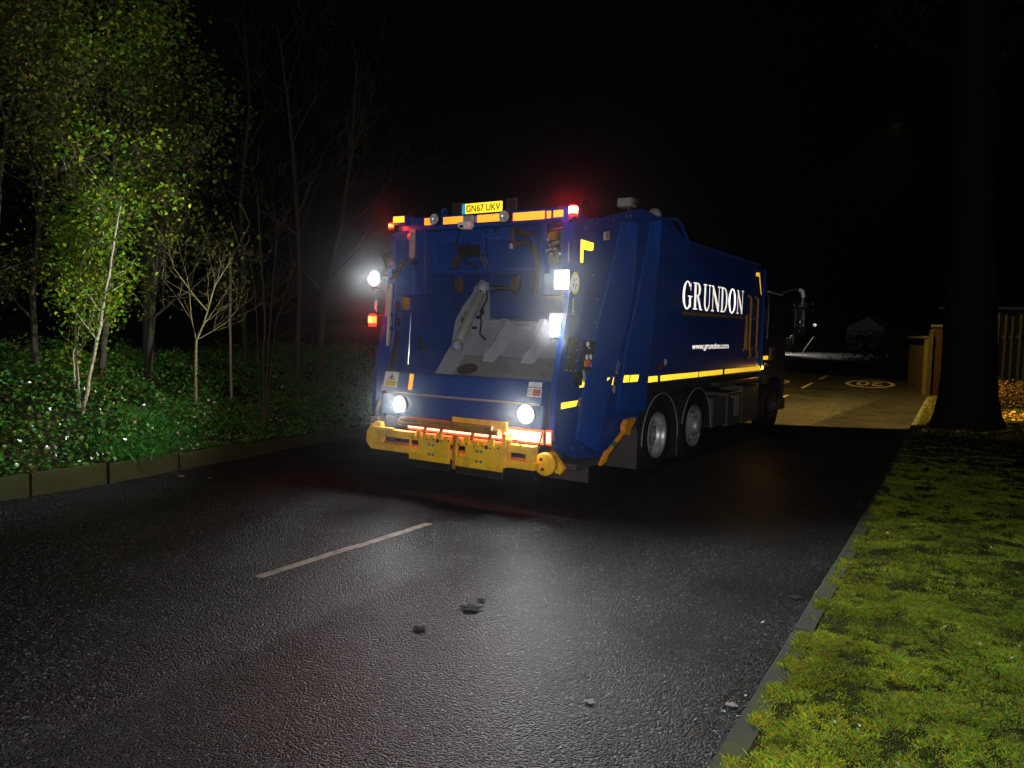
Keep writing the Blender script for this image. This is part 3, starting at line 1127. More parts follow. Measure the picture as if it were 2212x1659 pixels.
REDGLOW = glow('red_glow_rim', (1.0, 0.05, 0.008), 4.0)  # rim added round each brake lamp, imitating its red glow
# light bar behind the bin lift
mb = B()
mb.box(-1.02, 1.16, -.245, -.20, .685, .835, DARK)
mb.build('lamp_bar', None, truck)
for x0, x1, z0, z1 in ((-0.66, -0.42, .70, .815), (-0.40, -0.1, .695, .815), (-0.08, 0.30, .695, .81), (0.32, 0.62, .695, .81), (0.66, 1.12, .695, .82), (1.175, 1.215, .70, .83)):
    mb = B()
    mb.box(x0, x1, -.262, -.2515, z0 + .012, z1 - .012, HOTR)
    bl = mb.build('brake_light', None, truck)
    mb = B()
    mb.box(x0 - .012, x1 + .012, -.2505, -.246, z0 - .008, z1 + .012, REDGLOW)
    mb.build('lens', None, bl)  # carries the added red glow

# yellow bumper frame
mb = B()
mb.box(-1.0, 1.14, -.44, -.36, .605, .69, YEL)
mb.box(-1.0, 1.16, -.46, -.36, .45, .525, YEL)
mb.box(-1.0, -0.9, -.44, -.37, .525, .605, YEL)
mb.box(1.04, 1.14, -.44, -.37, .525, .605, YEL)
mb.box(-0.9, 1.04, -.40, -.37, .52, .545, YELD)
mb.lathe([(0.0, -0.03), (0.10, -0.03), (0.118, -0.02), (0.118, 0.05), (0.0, 0.05)], (1.18, -.28, .50), 'Y', 26, YEL)
mb.lathe([(0.0, -0.03), (0.018, -0.03), (0.018, 0.0)], (1.15, -.295, .55), 'Y', 10, RUST)
mb.lathe([(0.0, -0.03), (0.018, -0.03), (0.018, 0.0)], (1.17, -.295, .45), 'Y', 10, RUST)
mb.prism([(1.20, .62), (1.24, .60), (1.36, .46), (1.32, .40), (1.24, .42)], 'Y', -.22, -.16, YEL)
mb.prism([(-1.15, .64), (-1.08, .73), (-1.0, .71), (-1.0, .45), (-1.08, .44), (-1.16, .52)], 'Y', -.42, -.28, YEL)
mb.tube([(-1.1, -.3, .74), (-1.14, -.28, .87), (-1.12, -.25, .98)], 0.03, 8, BRONZE)
mb.box(-1.16, -1.05, -.36, -.28, .70, .80, GREYP)
mb.box(-1.03, -0.93, -.42, -.36, .70, .76, YEL)
mb.box(-1.03, -0.72, -.46, -.42, .69, .71, YEL)
mb.build('bumper_frame', None, truck)

# bin lift: two hanging yellow comb plates on a rusty shaft
mb = B()
mb.tube([(-0.52, -.54, .845), (0.70, -.54, .845)], 0.026, 12, YELD)
mb.tube([(-0.58, -.50, .80), (0.76, -.50, .80)], 0.034, 12, YELD)
mb.box(0.10, 0.80, -.43, -.405, .80, .905, YEL)
mb.box(0.80, 0.85, -.515, -.405, .45, .80, YEL)
mb.box(0.16, 0.23, -.50, -.465, .36, .72, YELD)
mb.lathe([(0.0, -0.03), (0.03, -0.03), (0.034, 0.03)], (0.85, -.47, .72), 'Y', 14, YEL)
mb.tube([(0.86, -.47, .74), (0.95, -.46, .74), (0.99, -.44, .68)], 0.008, 6, BLACK)
mb.tube([(1.15, -.3, .82), (1.13, -.36, .62), (1.06, -.40, .50), (1.08, -.38, .40), (1.12, -.34, .33)], 0.010, 6, BLACK)
lift = mb.build('bin_lift', None, truck)
for x0, x1, zt, zb_ in ((-0.40, 0.155, .735, .405), (0.235, 0.835, .725, .40)):
    mb = B()
    ya, yb2 = -.545, -.52
    wx0, wx1 = x0 + .02, x0 + .13
    wz0, wz1 = zb_ + .10, zb_ + .235
    mb.box(x0, x1, ya, yb2, wz1, zt - .07, YEL)
    mb.box(wx1, x1, ya, yb2, wz0, wz1, YEL)
    mb.box(x0, wx0, ya, yb2, wz0, wz1, YEL)
    mb.box(x0, x1, ya, yb2, zb_ + .01, wz0, YEL)
    for t in range(6):
        w = (x1 - x0) / 6
        a = x0 + w * t + 0.008
        mb.box(a, a + w * (0.62 if t % 2 else 0.8), ya, yb2, zt - .07, zt - (0.0 if t in (1, 4) else .03), YEL)
    for t in range(2):
        for q in range(2):
            for e in range(2):
                mb.lathe([(0.0, -0.012), (0.012, -0.012), (0.016, 0.0)], (x0 + .285 + e * .055, ya - .001, zb_ + .09 + q * .105), 'Y', 12, STEEL)
    mb.lathe([(0.0, -0.008), (0.02, -0.008), (0.022, 0.0)], (x0 + .40, ya - .001, zb_ + .245), 'Y', 14, RUST)
    for t in range(6):
        mb.lathe([(0.0, -0.006), (0.010, -0.006), (0.010, 0.0)], (x0 + .05 + t * .1, ya - .001, zt - .085 + 0.012 * (t % 2)), 'Y', 8, RUST)
    mb.box(x0, x1, -.54, -.50, zb_ - .06, zb_ + .008, BLACK)
    mb.tube([(x0 + .02, -.54, zb_ - .062), (x1, -.54, zb_ - .062)], 0.009, 6, DARK)
    mb.tube([(x0 + .2, -.50, .80), (x0 + .2, -.53, zt - .03)], 0.02, 8, YELD)
    mb.tube([(x0 + .42, -.50, .80), (x0 + .42, -.53, zt - .03)], 0.02, 8, YELD)
    mb.build('comb_plate', None, lift)

# left lift cylinder with its hoses
mb = B()
mb.tube([(-1.20, 0.0, 2.36), (-1.21, -.03, 1.62)], 0.042, 14, GREYP)
mb.tube([(-1.21, -.03, 1.62), (-1.215, -.05, 1.34)], 0.014, 10, CHROME)
mb.box(-1.26, -1.02, -.02, .03, 1.96, 2.02, BLUE)
mb.box(-1.26, -1.02, -.03, .02, 1.80, 1.85, BLUE)
mb.build('lift_cylinder', None, truck)
mb = B()
mb.tube([(-1.13, 0.0, 2.38), (-1.13, -.01, 1.75), (-1.15, -.03, 1.55)], 0.022, 10, BLUE)
mb.tube([(-1.08, 0.02, 2.15), (-1.08, 0.0, 1.75), (-1.10, -.02, 1.55), (-1.12, -.03, 1.36)], 0.024, 8, BLACK)
mb.tube([(-1.17, -.02, 2.42), (-1.08, -.03, 2.46), (-1.02, 0.0, 2.58), (-0.98, .05, 2.62)], 0.030, 8, BLACK)
mb.tube([(-1.1, -.04, 2.455), (-1.06, -.045, 2.475)], 0.024, 10, CHROME)
mb.tube([(-0.98, .05, 2.62), (-0.90, .05, 2.62), (-0.84, .05, 2.60)], [0.012, 0.02, 0.03], 8, BLACK)
mb.box(-1.03, -0.97, 0.02, 0.10, 2.05, 2.2, YELD)
mb.tube([(-1.2, .02, 2.55), (-1.28, .02, 2.7)], 0.06, 8, BLACK)
mb.build('hydraulic_hose', None, truck)


# lamps ------------------------------------------------------------------
GLOWRIM = glow('lamp_glow_rim', (0.80, 0.86, 1.0), 0.55)  # faintly glowing ring added round each work lamp, imitating a soft halo


def work_light(loc, w, h, aim, energy, cone=172, depth=0.06, rnd=0.0, size=0.05, beam=0.0, baim=(0.5, -0.86, 0.03), bcone=26):
    x, y, z = loc
    mb = B()
    if rnd:
        mb.lathe([(rnd * 1.62, .0), (rnd * 1.7, .01), (rnd * 1.6, .05), (rnd * .6, .09), (0, .09)], (x, y, z), 'Y', 28, DARK)
        mb.box(x - .02, x + .02, y + .03, y + .10, z - rnd * 1.9, z, DARK)
    else:
        mb.box(x - w / 2 - .03, x + w / 2 + .03, y + .014, y + depth, z - h / 2 - .03, z + h / 2 + .03, DARK)
    o = mb.build('work_light', None, truck)
    mb = B()
    if rnd:
        mb.lathe([(0, -.03), (rnd * .5, -.026), (rnd * .85, -.014), (rnd, 0.0)], (x, y, z), 'Y', 28, WLED)
    else:
        mb.box(x - w / 2, x + w / 2, y - .008, y + .002, z - h / 2, z + h / 2, WLED)
    mb.build('lens', None, o)
    mb = B()
    if rnd:
        mb.lathe([(rnd * 1.02, .002), (rnd * 1.6, -.006), (rnd * 1.6, .004)], (x, y, z), 'Y', 28, GLOWRIM)
    else:
        mb.box(x - w / 2 - .025, x + w / 2 + .025, y + .003, y + .013, z - h / 2 - .025, z + h / 2 + .025, GLOWRIM)
    mb.build('glow_rim', None, o)
    lamp('work_light_flood', 'SPOT', (x, y - 0.05, z), energy, (0.95, 0.98, 1.0), aim, size, cone, 1.0)
    if beam:
        lamp('work_light_beam', 'SPOT', (x, y - 0.06, z), beam, (0.95, 0.98, 1.0), baim, 0.03, bcone, 1.0)  # extra narrow spot towards the camera, added so the lamp shows a halo
    return o


work_light((1.16, -.02, 2.37), 0.12, 0.15, (2.2, -0.8, -0.5), 900, cone=116, beam=850, baim=(0.50, -0.86, -0.06))
work_light((1.14, -.05, 1.90), 0.13, 0.19, (0.45, -1, -0.30), 200, cone=150, beam=850, baim=(0.50, -0.86, 0.0))
work_light((-1.44, -.02, 2.43), 0.15, 0.13, (-1.0, -0.85, 0.10), 1500, cone=118, rnd=.062, beam=950, baim=(0.69, -0.72, -0.05))
work_light((-0.80, -.26, 0.965), 0.11, 0.11, (0.15, -1, -0.10), 60, cone=176, rnd=.062, beam=900, baim=(0.66, -0.74, 0.13), bcone=26)
work_light((0.92, -.26, 0.985), 0.11, 0.11, (0.45, -1, -0.10), 150, cone=176, rnd=.062, beam=900, baim=(0.53, -0.84, 0.13), bcone=26)
mb = B()
mb.tube([(-1.25, .04, 2.46), (-1.44, .03, 2.46)], 0.014, 8, DARK)
mb.tube([(-1.43, .02, 2.34), (-1.43, .02, 2.02)], 0.008, 8, CHROME)
mb.box(-1.47, -1.40, -.02, .03, 2.28, 2.30, LENS)
mb.lathe([(0.0, .05), (.02, .04), (.024, 0), (.015, -.06), (0, -.07)], (-1.43, 0.0, 2.12), 'Z', 10, LENS)
mb.tube([(-1.25, .03, 1.98), (-1.43, .02, 1.99)], 0.012, 8, DARK)
mb.build('lamp_bracket', None, truck)


RSHELL = glow('red_lamp_shell', (1.0, 0.02, 0.012), 2.6)


def red_lamp(loc, r, h, core, energy, name='tail_lamp', col=(1.0, 0.03, 0.015)):
    x, y, z = loc
    mb = B()
    mb.lathe([(0.0, h), (r * .7, h * .97), (r * 1.0, h * .80)], loc, 'Z', 18, RSHELL)
    mb.lathe([(r, h * .80), (r, h * .25)], loc, 'Z', 18, core)
    mb.lathe([(r, h * .25), (r * .9, 0.0), (0.0, 0.0)], loc, 'Z', 18, RSHELL)
    mb.lathe([(0.0, -.012), (r * 1.05, -.012), (r * 1.05, 0.0), (0.0, 0.0)], loc, 'Z', 18, DARK)
    o = mb.build(name, None, truck)
    lamp(name + '_light', 'POINT', (x - 0.0, y - r - .02, z + h / 2), energy, col, size=0.02)
    lamp(name + '_beam', 'SPOT', (x, y - r - .03, z + h / 2), energy * 8, col, (0.6, -0.78, -0.08), 0.02, 40, 1.0)  # second spot facing the camera, added for the red halo
    return o


red_lamp((-1.46, -.02, 1.85), 0.05, 0.15, RCORE, 20)
red_lamp((-1.22, .03, 3.01), 0.032, 0.07, RCORE, 10)
mb = B()
mb.tube([(1.22, .12, 2.96), (1.22, .10, 3.02)], 0.012, 8, DARK)
mb.tube([(1.23, .14, 2.97), (1.26, .2, 3.2), (1.25, .35, 3.24), (1.26, .55, 3.06)], 0.004, 5, DARK)
bk = mb.build('beacon_stalk', None, truck)
BEAC = glow('beacon_core', (1.0, 0.62, 0.36), 12.0)
red_lamp((1.22, .08, 3.02), 0.048, 0.12, BEAC, 30, 'beacon_lamp', (1.0, 0.02, 0.06))

# side: reflective stripes ------------------------------------------------


def side_tape(poly, m=TAPEY, x=1.25, name='reflective_tape', e=0.004):
    mb = B()
    mb.add([(x + e, p[0], p[1]) for p in poly], [tuple(range(len(poly)))], m)
    return mb.build(name, None, truck, fix=False)


zs0, zs1 = 1.225, 1.30
for a, b, m in ((1.89, 1.94, TAPEY), (1.96, 2.36, TAPEY), (2.45, 3.85, TAPEY), (3.88, 4.93, TAPEY), (5.02, 7.02, TAPEY)):
    side_tape([(a, zs0), (b, zs0), (b, zs1), (a, zs1)], m, e=0.006 if a > 1.95 else 0.012)
side_tape([(.26, 1.25), (.55, 1.26), (.60, 1.345), (.27, 1.335)], x=1.25)
for a, b in ((.70, .815), (.85, .93), (1.28, 1.40), (1.42, 1.60)):
    mb = B()
    q = [(a, 1.262), (b, 1.262), (b + .03, 1.345), (a + .03, 1.345)]
    mb.add([(side_surface(*p) + .006, p[0], p[1]) for p in q], [(0, 1, 2, 3)], TAPEY)
    mb.build('reflective_tape', None, truck, fix=False)
side_tape([(-.12, 1.05), (.20, 1.06), (.24, 1.12), (-.12, 1.115)])
side_tape([(.20, 2.56), (.265, 2.56), (.265, 2.70), (.44, 2.70), (.49, 2.72), (.49, 2.79), (.20, 2.80)])
side_tape([(6.50, 2.92), (6.72, 2.92), (6.88, 2.55), (6.84, 2.55), (6.68, 2.85), (6.50, 2.85)])

# lettering ---------------------------------------------------------------
LET = []


def P_rect(a, b, c, d):
    return [[(a, b), (c, b), (c, d), (a, d)]]


def P_arc(cx, cy, rx, ry, tx, ty, a0, a1, n=18):
    out = []
    for k in range(n):
        t0 = math.radians(a0 + (a1 - a0) * k / n)
        t1 = math.radians(a0 + (a1 - a0) * (k + 1) / n)

        def o(t):
            return (cx + rx * math.cos(t), cy + ry * math.sin(t))

        def i(t):
            return (cx + (rx - tx) * math.cos(t), cy + (ry - ty) * math.sin(t))
        out.append([o(t0), o(t1), i(t1), i(t0)])
    return out


def glyph(ch):
    t, h = 0.21, 0.055
    if ch == 'G':
        return P_arc(.48, .5, .46, .52, .23, .06, 42, 318) + P_rect(.66, .08, .86, .44) + P_rect(.54, .44, .98, .49) + [[(.77, .68), (.82, .68), (.86, .98), (.80, .90)]]
    if ch == 'R':
        return P_rect(.12, .05, .12 + t, .95) + P_rect(0, 0, .46, .05) + P_rect(0, .95, .42, 1) + P_arc(.42, .745, .36, .255, .21, .055, -90, 90) + P_rect(.33, .49, .42, .545) + [[(.40, .49), (.60, .49), (.90, .05), (.68, .05)]] + P_rect(.66, 0, 1.0, .05)
    if ch == 'U':
        return P_rect(.12, .32, .12 + t, .95) + P_rect(0, .95, .46, 1) + P_rect(.78, .32, .78 + .07, .95) + P_rect(.64, .95, .99, 1) + P_arc(.485, .32, .365, .34, .21, .085, 180, 360)[:9] + P_arc(.485, .32, .365, .34, .10, .085, 270, 360)
    if ch == 'N':
        return P_rect(.14, .05, .21, .95) + P_rect(0, 0, .36, .05) + P_rect(.82, .0, .89, .95) + P_rect(.68, .95, 1.02, 1) + [[(.0, 1), (.24, 1), (.82, .26), (.82, 0), (.74, 0), (.21, .70), (.21, .86), (.08, .95), (.0, .95)]]
    if ch == 'D':
        return P_rect(.12, .05, .12 + t, .95) + P_rect(0, 0, .42, .05) + P_rect(0, .95, .42, 1) + P_arc(.42, .5, .52, .5, .22, .055, -90, 90)
    if ch == 'O':
        return P_arc(.48, .5, .48, .52, .235, .065, 0, 360, 30)
    return []


word = 'GRUNDON'
edges = [3.11, 3.52, 3.93, 4.28, 4.70, 5.075, 5.49, 5.87]
zl0, zl1 = 2.185, 2.565
for i, ch in enumerate(word):
    y0, y1 = edges[i], edges[i + 1] - 0.02
    tgt = B()
    for k, pl in enumerate(glyph(ch)):
        e = 0.004 + 0.0002 * (k % 2) + (0.0005 if len(pl) != 4 else 0)
        tgt.add([(1.25 + e, y0 + p[0] * (y1 - y0), zl0 + p[1] * (zl1 - zl0)) for p in pl], [tuple(range(len(pl)))], TAPEWW if i == 5 else TAPEW)
    tgt.build('letter', None, truck, fix=False)
mb = B()
mb.quad((1.254, 3.13, 2.10), (1.254, 5.88, 2.11), (1.254, 5.88, 2.15), (1.254, 3.13, 2.145), mat('gold_line', (0.32, 0.16, 0.012), 0.5))
mb.build('underline', None, truck, fix=False)
tv, tf, _ = text_mesh('www.grundon.com', shear=0.25, bold=0.018, spacing=0.95)
mb = B()
mb.add([(1.254, 3.57 + a * 1.62, 1.60 + b * 0.115) for a, b in tv], tf, TAPEW)
mb.build('web_lettering', None, truck, fix=False)

# side fittings on the tailgate ---------------------------------------------
mb = B()
mb.prism([(-.06, 1.44), (.16, 1.42), (.20, 1.77), (.02, 1.79)], 'X', 1.2505, 1.262, GREYF)
for py, pz in ((.15, 1.76), (.165, 1.65), (.16, 1.54), (.14, 1.44), (-.04, 1.45), (.05, 1.435), (-.02, 1.58)):
    mb.lathe([(0.0, .006), (.008, .005), (.009, 0)], (1.2625, py, pz), 'X', 8, LENS)
mb.build('cover_panel', None, truck)
mb = B()
mb.prism([(.24, 1.42), (.52, 1.44), (.56, 1.75), (.29, 1.75)], 'X', 1.2505, 1.275, BLACK)
cp = mb.build('control_panel', None, truck)
for py, pz, r in ((.37, 1.715, .026), (.40, 1.675, .008), (.36, 1.575, .028), (.455, 1.575, .028), (.465, 1.50, .026)):
    mb = B()
    mb.lathe([(0.0, .016), (r * .8, .016), (r, .008), (r, 0)], (1.276, py, pz), 'X', 16, SIGNW)
    if py > .45:
        mb.box(1.2905, 1.2945, py - .004, py + .014, pz - .024, pz + .024, BLACK)
    mb.build('push_button', None, cp)
mb = B()
mb.box(1.276, 1.284, .31, .43, 1.475, 1.545, SIGNO)
mb.lathe([(0.0, .03), (.024, .028), (.028, .015), (.02, 0)], (1.285, .395, 1.51), 'X', 16, SIGNR)
mb.build('emergency_stop', None, cp)
mb = B()
mb.tube([(1.27, .30, 1.44), (1.28, .31, 1.39), (1.27, .34, 1.34), (1.26, .33, 1.31)], 0.014, 8, GREYP)
mb.box(1.2505, 1.30, .12, .24, 1.28, 1.42, BLACK)
mb.build('conduit', None, truck)
# round sticker
mb = B()
cy, cz = .10, 2.34
N = 26
for rr0, rr1, m in ((0.0, .075, SIGNW), (.075, .10, SIGNY)):
    for k in range(N):
        a0, a1 = 2 * math.pi * k / N, 2 * math.pi * (k + 1) / N
        q = [(1.2545, cy + r * math.cos(a) * .95, cz + r * math.sin(a) * 1.15) for r, a in ((rr0, a0), (rr1, a0), (rr1, a1), (rr0, a1))]
        if rr0 == 0:
            mb.add(q[1:3] + [(1.2545, cy, cz)], [(0, 1, 2)], m)
        else:
            mb.add(q, [(0, 1, 2, 3)], m)
for k in range(5):
    py, pz = cy + (-.03, .012, .035, -.012, .025)[k], cz + (-.02, -.045, -.015, .03, .045)[k]
    mb.quad((1.256, py - .008, pz - .01), (1.256, py + .008, pz - .01), (1.256, py + .008, pz + .012), (1.256, py - .008, pz + .012), DARK)
mb.build('round_sticker', None, truck, fix=False)
mb = B()
for k in range(8):
    z0 = 2.02 + k * .022
    o2 = .008 * (k % 2)
    mb.quad((1.254, .055 + o2, z0), (1.254, .085 + o2, z0), (1.254, .085 + o2, z0 + .013), (1.254, .055 + o2, z0 + .013), SIGNW)
mb.build('vertical_sticker', None, truck, fix=False)


def decal(pts, inner, m, mi, x=1.254):
    mb = B()
    mb.add([(x, p[0], p[1]) for p in pts], [tuple(range(len(pts)))], m)
    mb.add([(x + .001, p[0], p[1]) for p in inner], [tuple(range(len(inner)))], mi)
    return mb.build('safety_sticker', None, truck, fix=False)


decal([(.71, 2.84), (.86, 2.87), (.86, 2.96), (.71, 2.93)], [(.77, 2.865), (.85, 2.88), (.85, 2.95), (.77, 2.935)], SIGNW, SIGNO)
decal([(.25, 1.06), (.38, 1.06), (.38, 1.14), (.25, 1.14)], [(.265, 1.07), (.365, 1.07), (.365, 1.13), (.265, 1.13)], SIGNW, SIGNR)
decal([(.25, 1.005), (.38, 1.005), (.38, 1.05), (.25, 1.05)], [(.26, 1.01), (.30, 1.01), (.28, 1.045)], SIGNO, BLACK)
decal([(1.12, 1.39), (1.17, 1.36), (1.22, 1.48), (1.17, 1.53)], [(1.135, 1.40), (1.165, 1.38), (1.205, 1.48), (1.17, 1.51)], SIGNW, BLUE)
decal([(1.05, 1.19), (1.10, 1.14), (1.14, 1.19), (1.10, 1.25)], [(1.07, 1.19), (1.10, 1.16), (1.125, 1.19), (1.10, 1.23)], SIGNW, SIGNO)
decal([(2.28, 1.38), (2.52, 1.375), (2.58, 1.44), (2.36, 1.45)], [(2.34, 1.39), (2.50, 1.385), (2.54, 1.43), (2.38, 1.435)], GREYF, SIGNR)
decal([(2.60 + .05 * math.cos(a), 1.47 + .045 * math.sin(a)) for a in np.linspace(0, 2 * math.pi, 15)[:-1]], [(2.6 + .02 * math.cos(a), 1.47 + .02 * math.sin(a)) for a in np.linspace(0, 2 * math.pi, 9)[:-1]], SIGNW, WHITEP)
mb = B()
for py, pz in ((.30, 2.93), (.55, 3.0), (.95, 3.1), (1.28, 3.18), (1.40, 3.2), (.50, 2.45), (.62, 2.2), (.58, 1.95), (.66, 1.7), (.42, 1.3), (.16, .62), (.36, .60), (1.50, 3.12), (1.05, 2.35), (.86, 1.9)):
    mb = B()
    mb.lathe([(0.0, .008), (.008, .007), (.010, 0)], (1.2505, py, pz), 'X', 8, LENS)
    mb.build('bolt', None, truck)
# edge trim rod by the right column
mb = B()
mb.tube([(1.20, .06, 2.90), (1.205, .04, 2.70), (1.21, .03, 2.55), (1.22, .05, 2.48)], 0.007, 6, LENS)
mb.build('trim_rod', None, truck)

# yellow prop strut
mb = B()
a, b = Vector((1.32, 1.40, .77)), Vector((1.32, .74, .44))
mb.tube([a, b], 0.030, 10, ORANGE)
d = (b - a).normalized()
m_ = (a + b) / 2 + d * 0.05
mb.tube([m_, m_ + d * 0.09], 0.0315, 10, mat('green_tape', (0.05, 0.16, 0.06), 0.6))
mb.prism([(1.24, .66), (1.36, .64), (1.40, .72), (1.52, .80), (1.50, .84), (1.40, .83), (1.30, .83), (1.22, .76)], 'X', 1.29, 1.35, ORANGE)
mb.prism([(.80, .52), (.86, .50), (.80, .40), (.67, .37), (.66, .39), (.74, .46)], 'X', 1.30, 1.34, ORANGE)
mb.build('prop_strut', None, truck)

# chassis, flaps, tanks -----------------------------------------------------
mb = B()
mb.box(-1.1, 1.1, 1.95, 7.1, 1.02, 1.19, DARK)
mb.box(-0.45, -0.35, 0.9, 8.6, .72, 1.0, DARK)
mb.box(0.35, 0.45, 0.9, 8.6, .72, 1.0, DARK)
mb.tube([(-1.0, 2.57, .5), (1.0, 2.57, .5)], 0.09, 12, DARK)
mb.tube([(-1.0, 3.92, .5), (1.0, 3.92, .5)], 0.10, 12, DARK)
mb.tube([(-1.0, 8.15, .5), (1.0, 8.15, .5)], 0.08, 12, DARK)
mb.box(0.9, 1.24, 4.9, 7.0, 1.03, 1.10, DARK)
mb.build('chassis', None, truck)
mb = B()
mb.box(0.62, 1.22, 1.86, 1.885, .15, .66, GREYF)
mb.box(0.62, 1.22, 1.84, 1.90, .64, .70, DARK)
mb.build('mudflap', None, truck)
mb = B()
mb.box(0.62, 1.18, .66, .68, .16, .40, GREYF)
mb.box(0.9, 1.25, .25, .95, .36, .43, GREYF)
mb.build('underrun_guard', None, truck)
mb = B()
mb.box(-1.22, -0.62, 1.86, 1.885, .15, .70, GREYF)
mb.build('mudflap', None, truck)
for hy in (2.59, 3.94):
    for sx in (1, -1):
        mb = B()
        arc = [(hy + .60 * math.cos(a), .46 + .60 * math.sin(a)) for a in np.linspace(math.radians(168 if hy > 3 else 184), math.radians(-2), 25)]
        x0, x1 = (0.72, 1.22) if sx > 0 else (-1.22, -0.72)
        mb.strip(arc, 'X', x0, x1, 0.012, BLACK)
        xe = 1.226 * sx
        mb.tube([(xe, p[0], p[1]) for p in arc], 0.0075, 6, GREYP)
        mb.build('mudguard', None, truck)
mb = B()
mb.box(0.75, 1.19, 3.20, 3.225, .12, .60, BLACK)
mb.tube([(1.21, 3.22, .62), (1.21, 3.22, .16)], 0.014, 6, GREYF)
mb.build('mudflap', None, truck)


RIMSHADE = mat('shaded_wheel_steel', (0.05, 0.05, 0.052), 0.5, metal=0.3, vary=0.4, scale=7, dirt=(0.02, 0.018, 0.015), dirt_amt=0.7)  # dirty rim steel copy, darkened to put the front wheel's shade into the colour


def wheel(name, hy, sx, deep, r=0.505, RIM=RIM):
    x = 1.20 * sx
    w = sx
    mb = B()
    mb.lathe([(.29, -.03 * w), (.33, -.005 * w), (.42, .0), (.475, -.02 * w), (.50, -.05 * w), (r, -.08 * w), (r, -.24 * w), (.49, -.28 * w), (.42, -.31 * w), (.29, -.29 * w)], (x, hy, r), 'X', 48, BLACK)
    for k in range(3):
        t = (-.11 - .05 * k) * w
        mb.lathe([(r + .001, t), (r + .006, t + .012 * w), (r + .006, t + .03 * w), (r + .001, t + .04 * w)], (x, hy, r), 'X', 48, BLACK)
    wh = mb.build(name, None, truck)
    mb = B()
    if deep:
        mb.lathe([(.305, -.03 * w), (.298, .004 * w), (.285, -.012 * w), (.272, -.035 * w), (.262, -.07 * w), (.258, -.13 * w), (.235, -.145 * w), (.225, -.13 * w), (.16, -.135 * w), (.15, -.11 * w), (.14, -.10 * w), (.0, -.10 * w)], (x, hy, r), 'X', 48, RIM)
        n = 10
        for k in range(n):
            a = 2 * math.pi * k / n
            mb.cyl((x - .135 * w, hy + .19 * math.cos(a), r + .19 * math.sin(a)), (x - .105 * w, hy + .19 * math.cos(a), r + .19 * math.sin(a)), .014, 8, RIM)
        for k in range(8):
            a = 2 * math.pi * (k + .5) / 8
            mb.lathe([(0.0, .003 * w), (.02, .003 * w), (.022, 0)], (x - .13 * w, hy + .225 * math.cos(a), r + .225 * math.sin(a)), 'X', 10, BLACK)
    else:
        mb.lathe([(.305, -.03 * w), (.298, .004 * w), (.285, -.01 * w), (.27, -.03 * w), (.262, -.07 * w), (.245, -.10 * w), (.20, -.055 * w), (.19, -.03 * w), (.165, -.02 * w), (.155, .0), (.12, .01 * w), (.11, .06 * w), (.09, .085 * w), (.0, .09 * w)], (x, hy, r), 'X', 48, RIM)
        n = 10
        for k in range(n):
            a = 2 * math.pi * k / n
            mb.cyl((x - .025 * w, hy + .178 * math.cos(a), r + .178 * math.sin(a)), (x + .018 * w, hy + .178 * math.cos(a), r + .178 * math.sin(a)), .016, 8, RIM)
            a = 2 * math.pi * (k + .5) / n
            mb.lathe([(0.0, .004 * w), (.022, .004 * w), (.026, 0)], (x - .077 * w, hy + .224 * math.cos(a), r + .224 * math.sin(a)), 'X', 10, BLACK)
    mb.build('rim', None, wh)
    return wh


for hy, dp in ((2.57, True), (3.92, False), (8.15, False)):
    for sx in (1, -1):
        wheel('wheel', hy, sx, dp, 0.505, RIMSHADE if hy > 7 else RIM)

# side lockers and tank between the axles
LOCK = mat('locker_grey', (0.055, 0.055, 0.05), 0.6, vary=0.3, scale=5, dirt=(0.03, 0.025, 0.02), dirt_amt=0.6)
mb = B()
mb.box(0.78, 1.20, 4.72, 5.35, .40, .86, LOCK)
mb.box(0.80, 1.21, 5.40, 6.15, .36, .90, LOCK)
mb.box(0.80, 1.21, 6.20, 7.12, .34, .98, LOCK)
for yy_ in (5.0, 5.75, 6.6):
    mb.box(1.205, 1.222, yy_ - .05, yy_ + .05, .70, .73, DARK)
mb.lathe([(0.0, .012), (.02, .01), (.022, 0)], (1.21, 5.62, .83), 'X', 10, LENS)
mb.build('side_locker', None, truck)
mb = B()
mb.box(1.222, 1.228, 5.70, 5.95, .50, .84, mat('grey_label', (0.22, 0.22, 0.23), 0.5, vary=0.3, scale=20))
mb.build('locker_label', None, truck)
mb = B()
mb.tube([(1.18, 5.5, 1.075), (1.18, 7.0, 1.065)], 0.022, 8, GREYF)
mb.build('side_rail', None, truck)
mb = B()
mb.box(1.25, 1.275, 7.02, 7.12, 1.235, 1.295, ALED)
mb.build('side_marker', None, truck)
lamp('side_marker_light', 'POINT', (1.31, 7.05, 1.265), 4.0, (1.0, 0.5, 0.08), size=0.01)

# ladder on the body side
mb = B()
for yy_ in (6.10, 6.50):
    mb.tube([(1.255, yy_, 2.50), (1.31, yy_, 2.46), (1.31, yy_ - .0, 1.60), (1.33, yy_ + .02, 1.52), (1.28, yy_ + .08, 1.46)], 0.020, 8, BROWNY)
for zz in (1.62, 1.87, 2.12, 2.37):
    mb.tube([(1.31, 6.10, zz), (1.31, 6.50, zz)], 0.014, 8, BROWNY)
mb.tube([(1.27, 5.98, 2.16), (1.29, 5.96, 2.1), (1.29, 5.90, 1.62), (1.27, 5.90, 1.58)], 0.020, 8, BROWNY)
mb.tube([(1.27, 6.05, 2.18), (1.285, 6.03, 1.60)], 0.016, 8, BROWNY)
mb.build('ladder', None, truck)

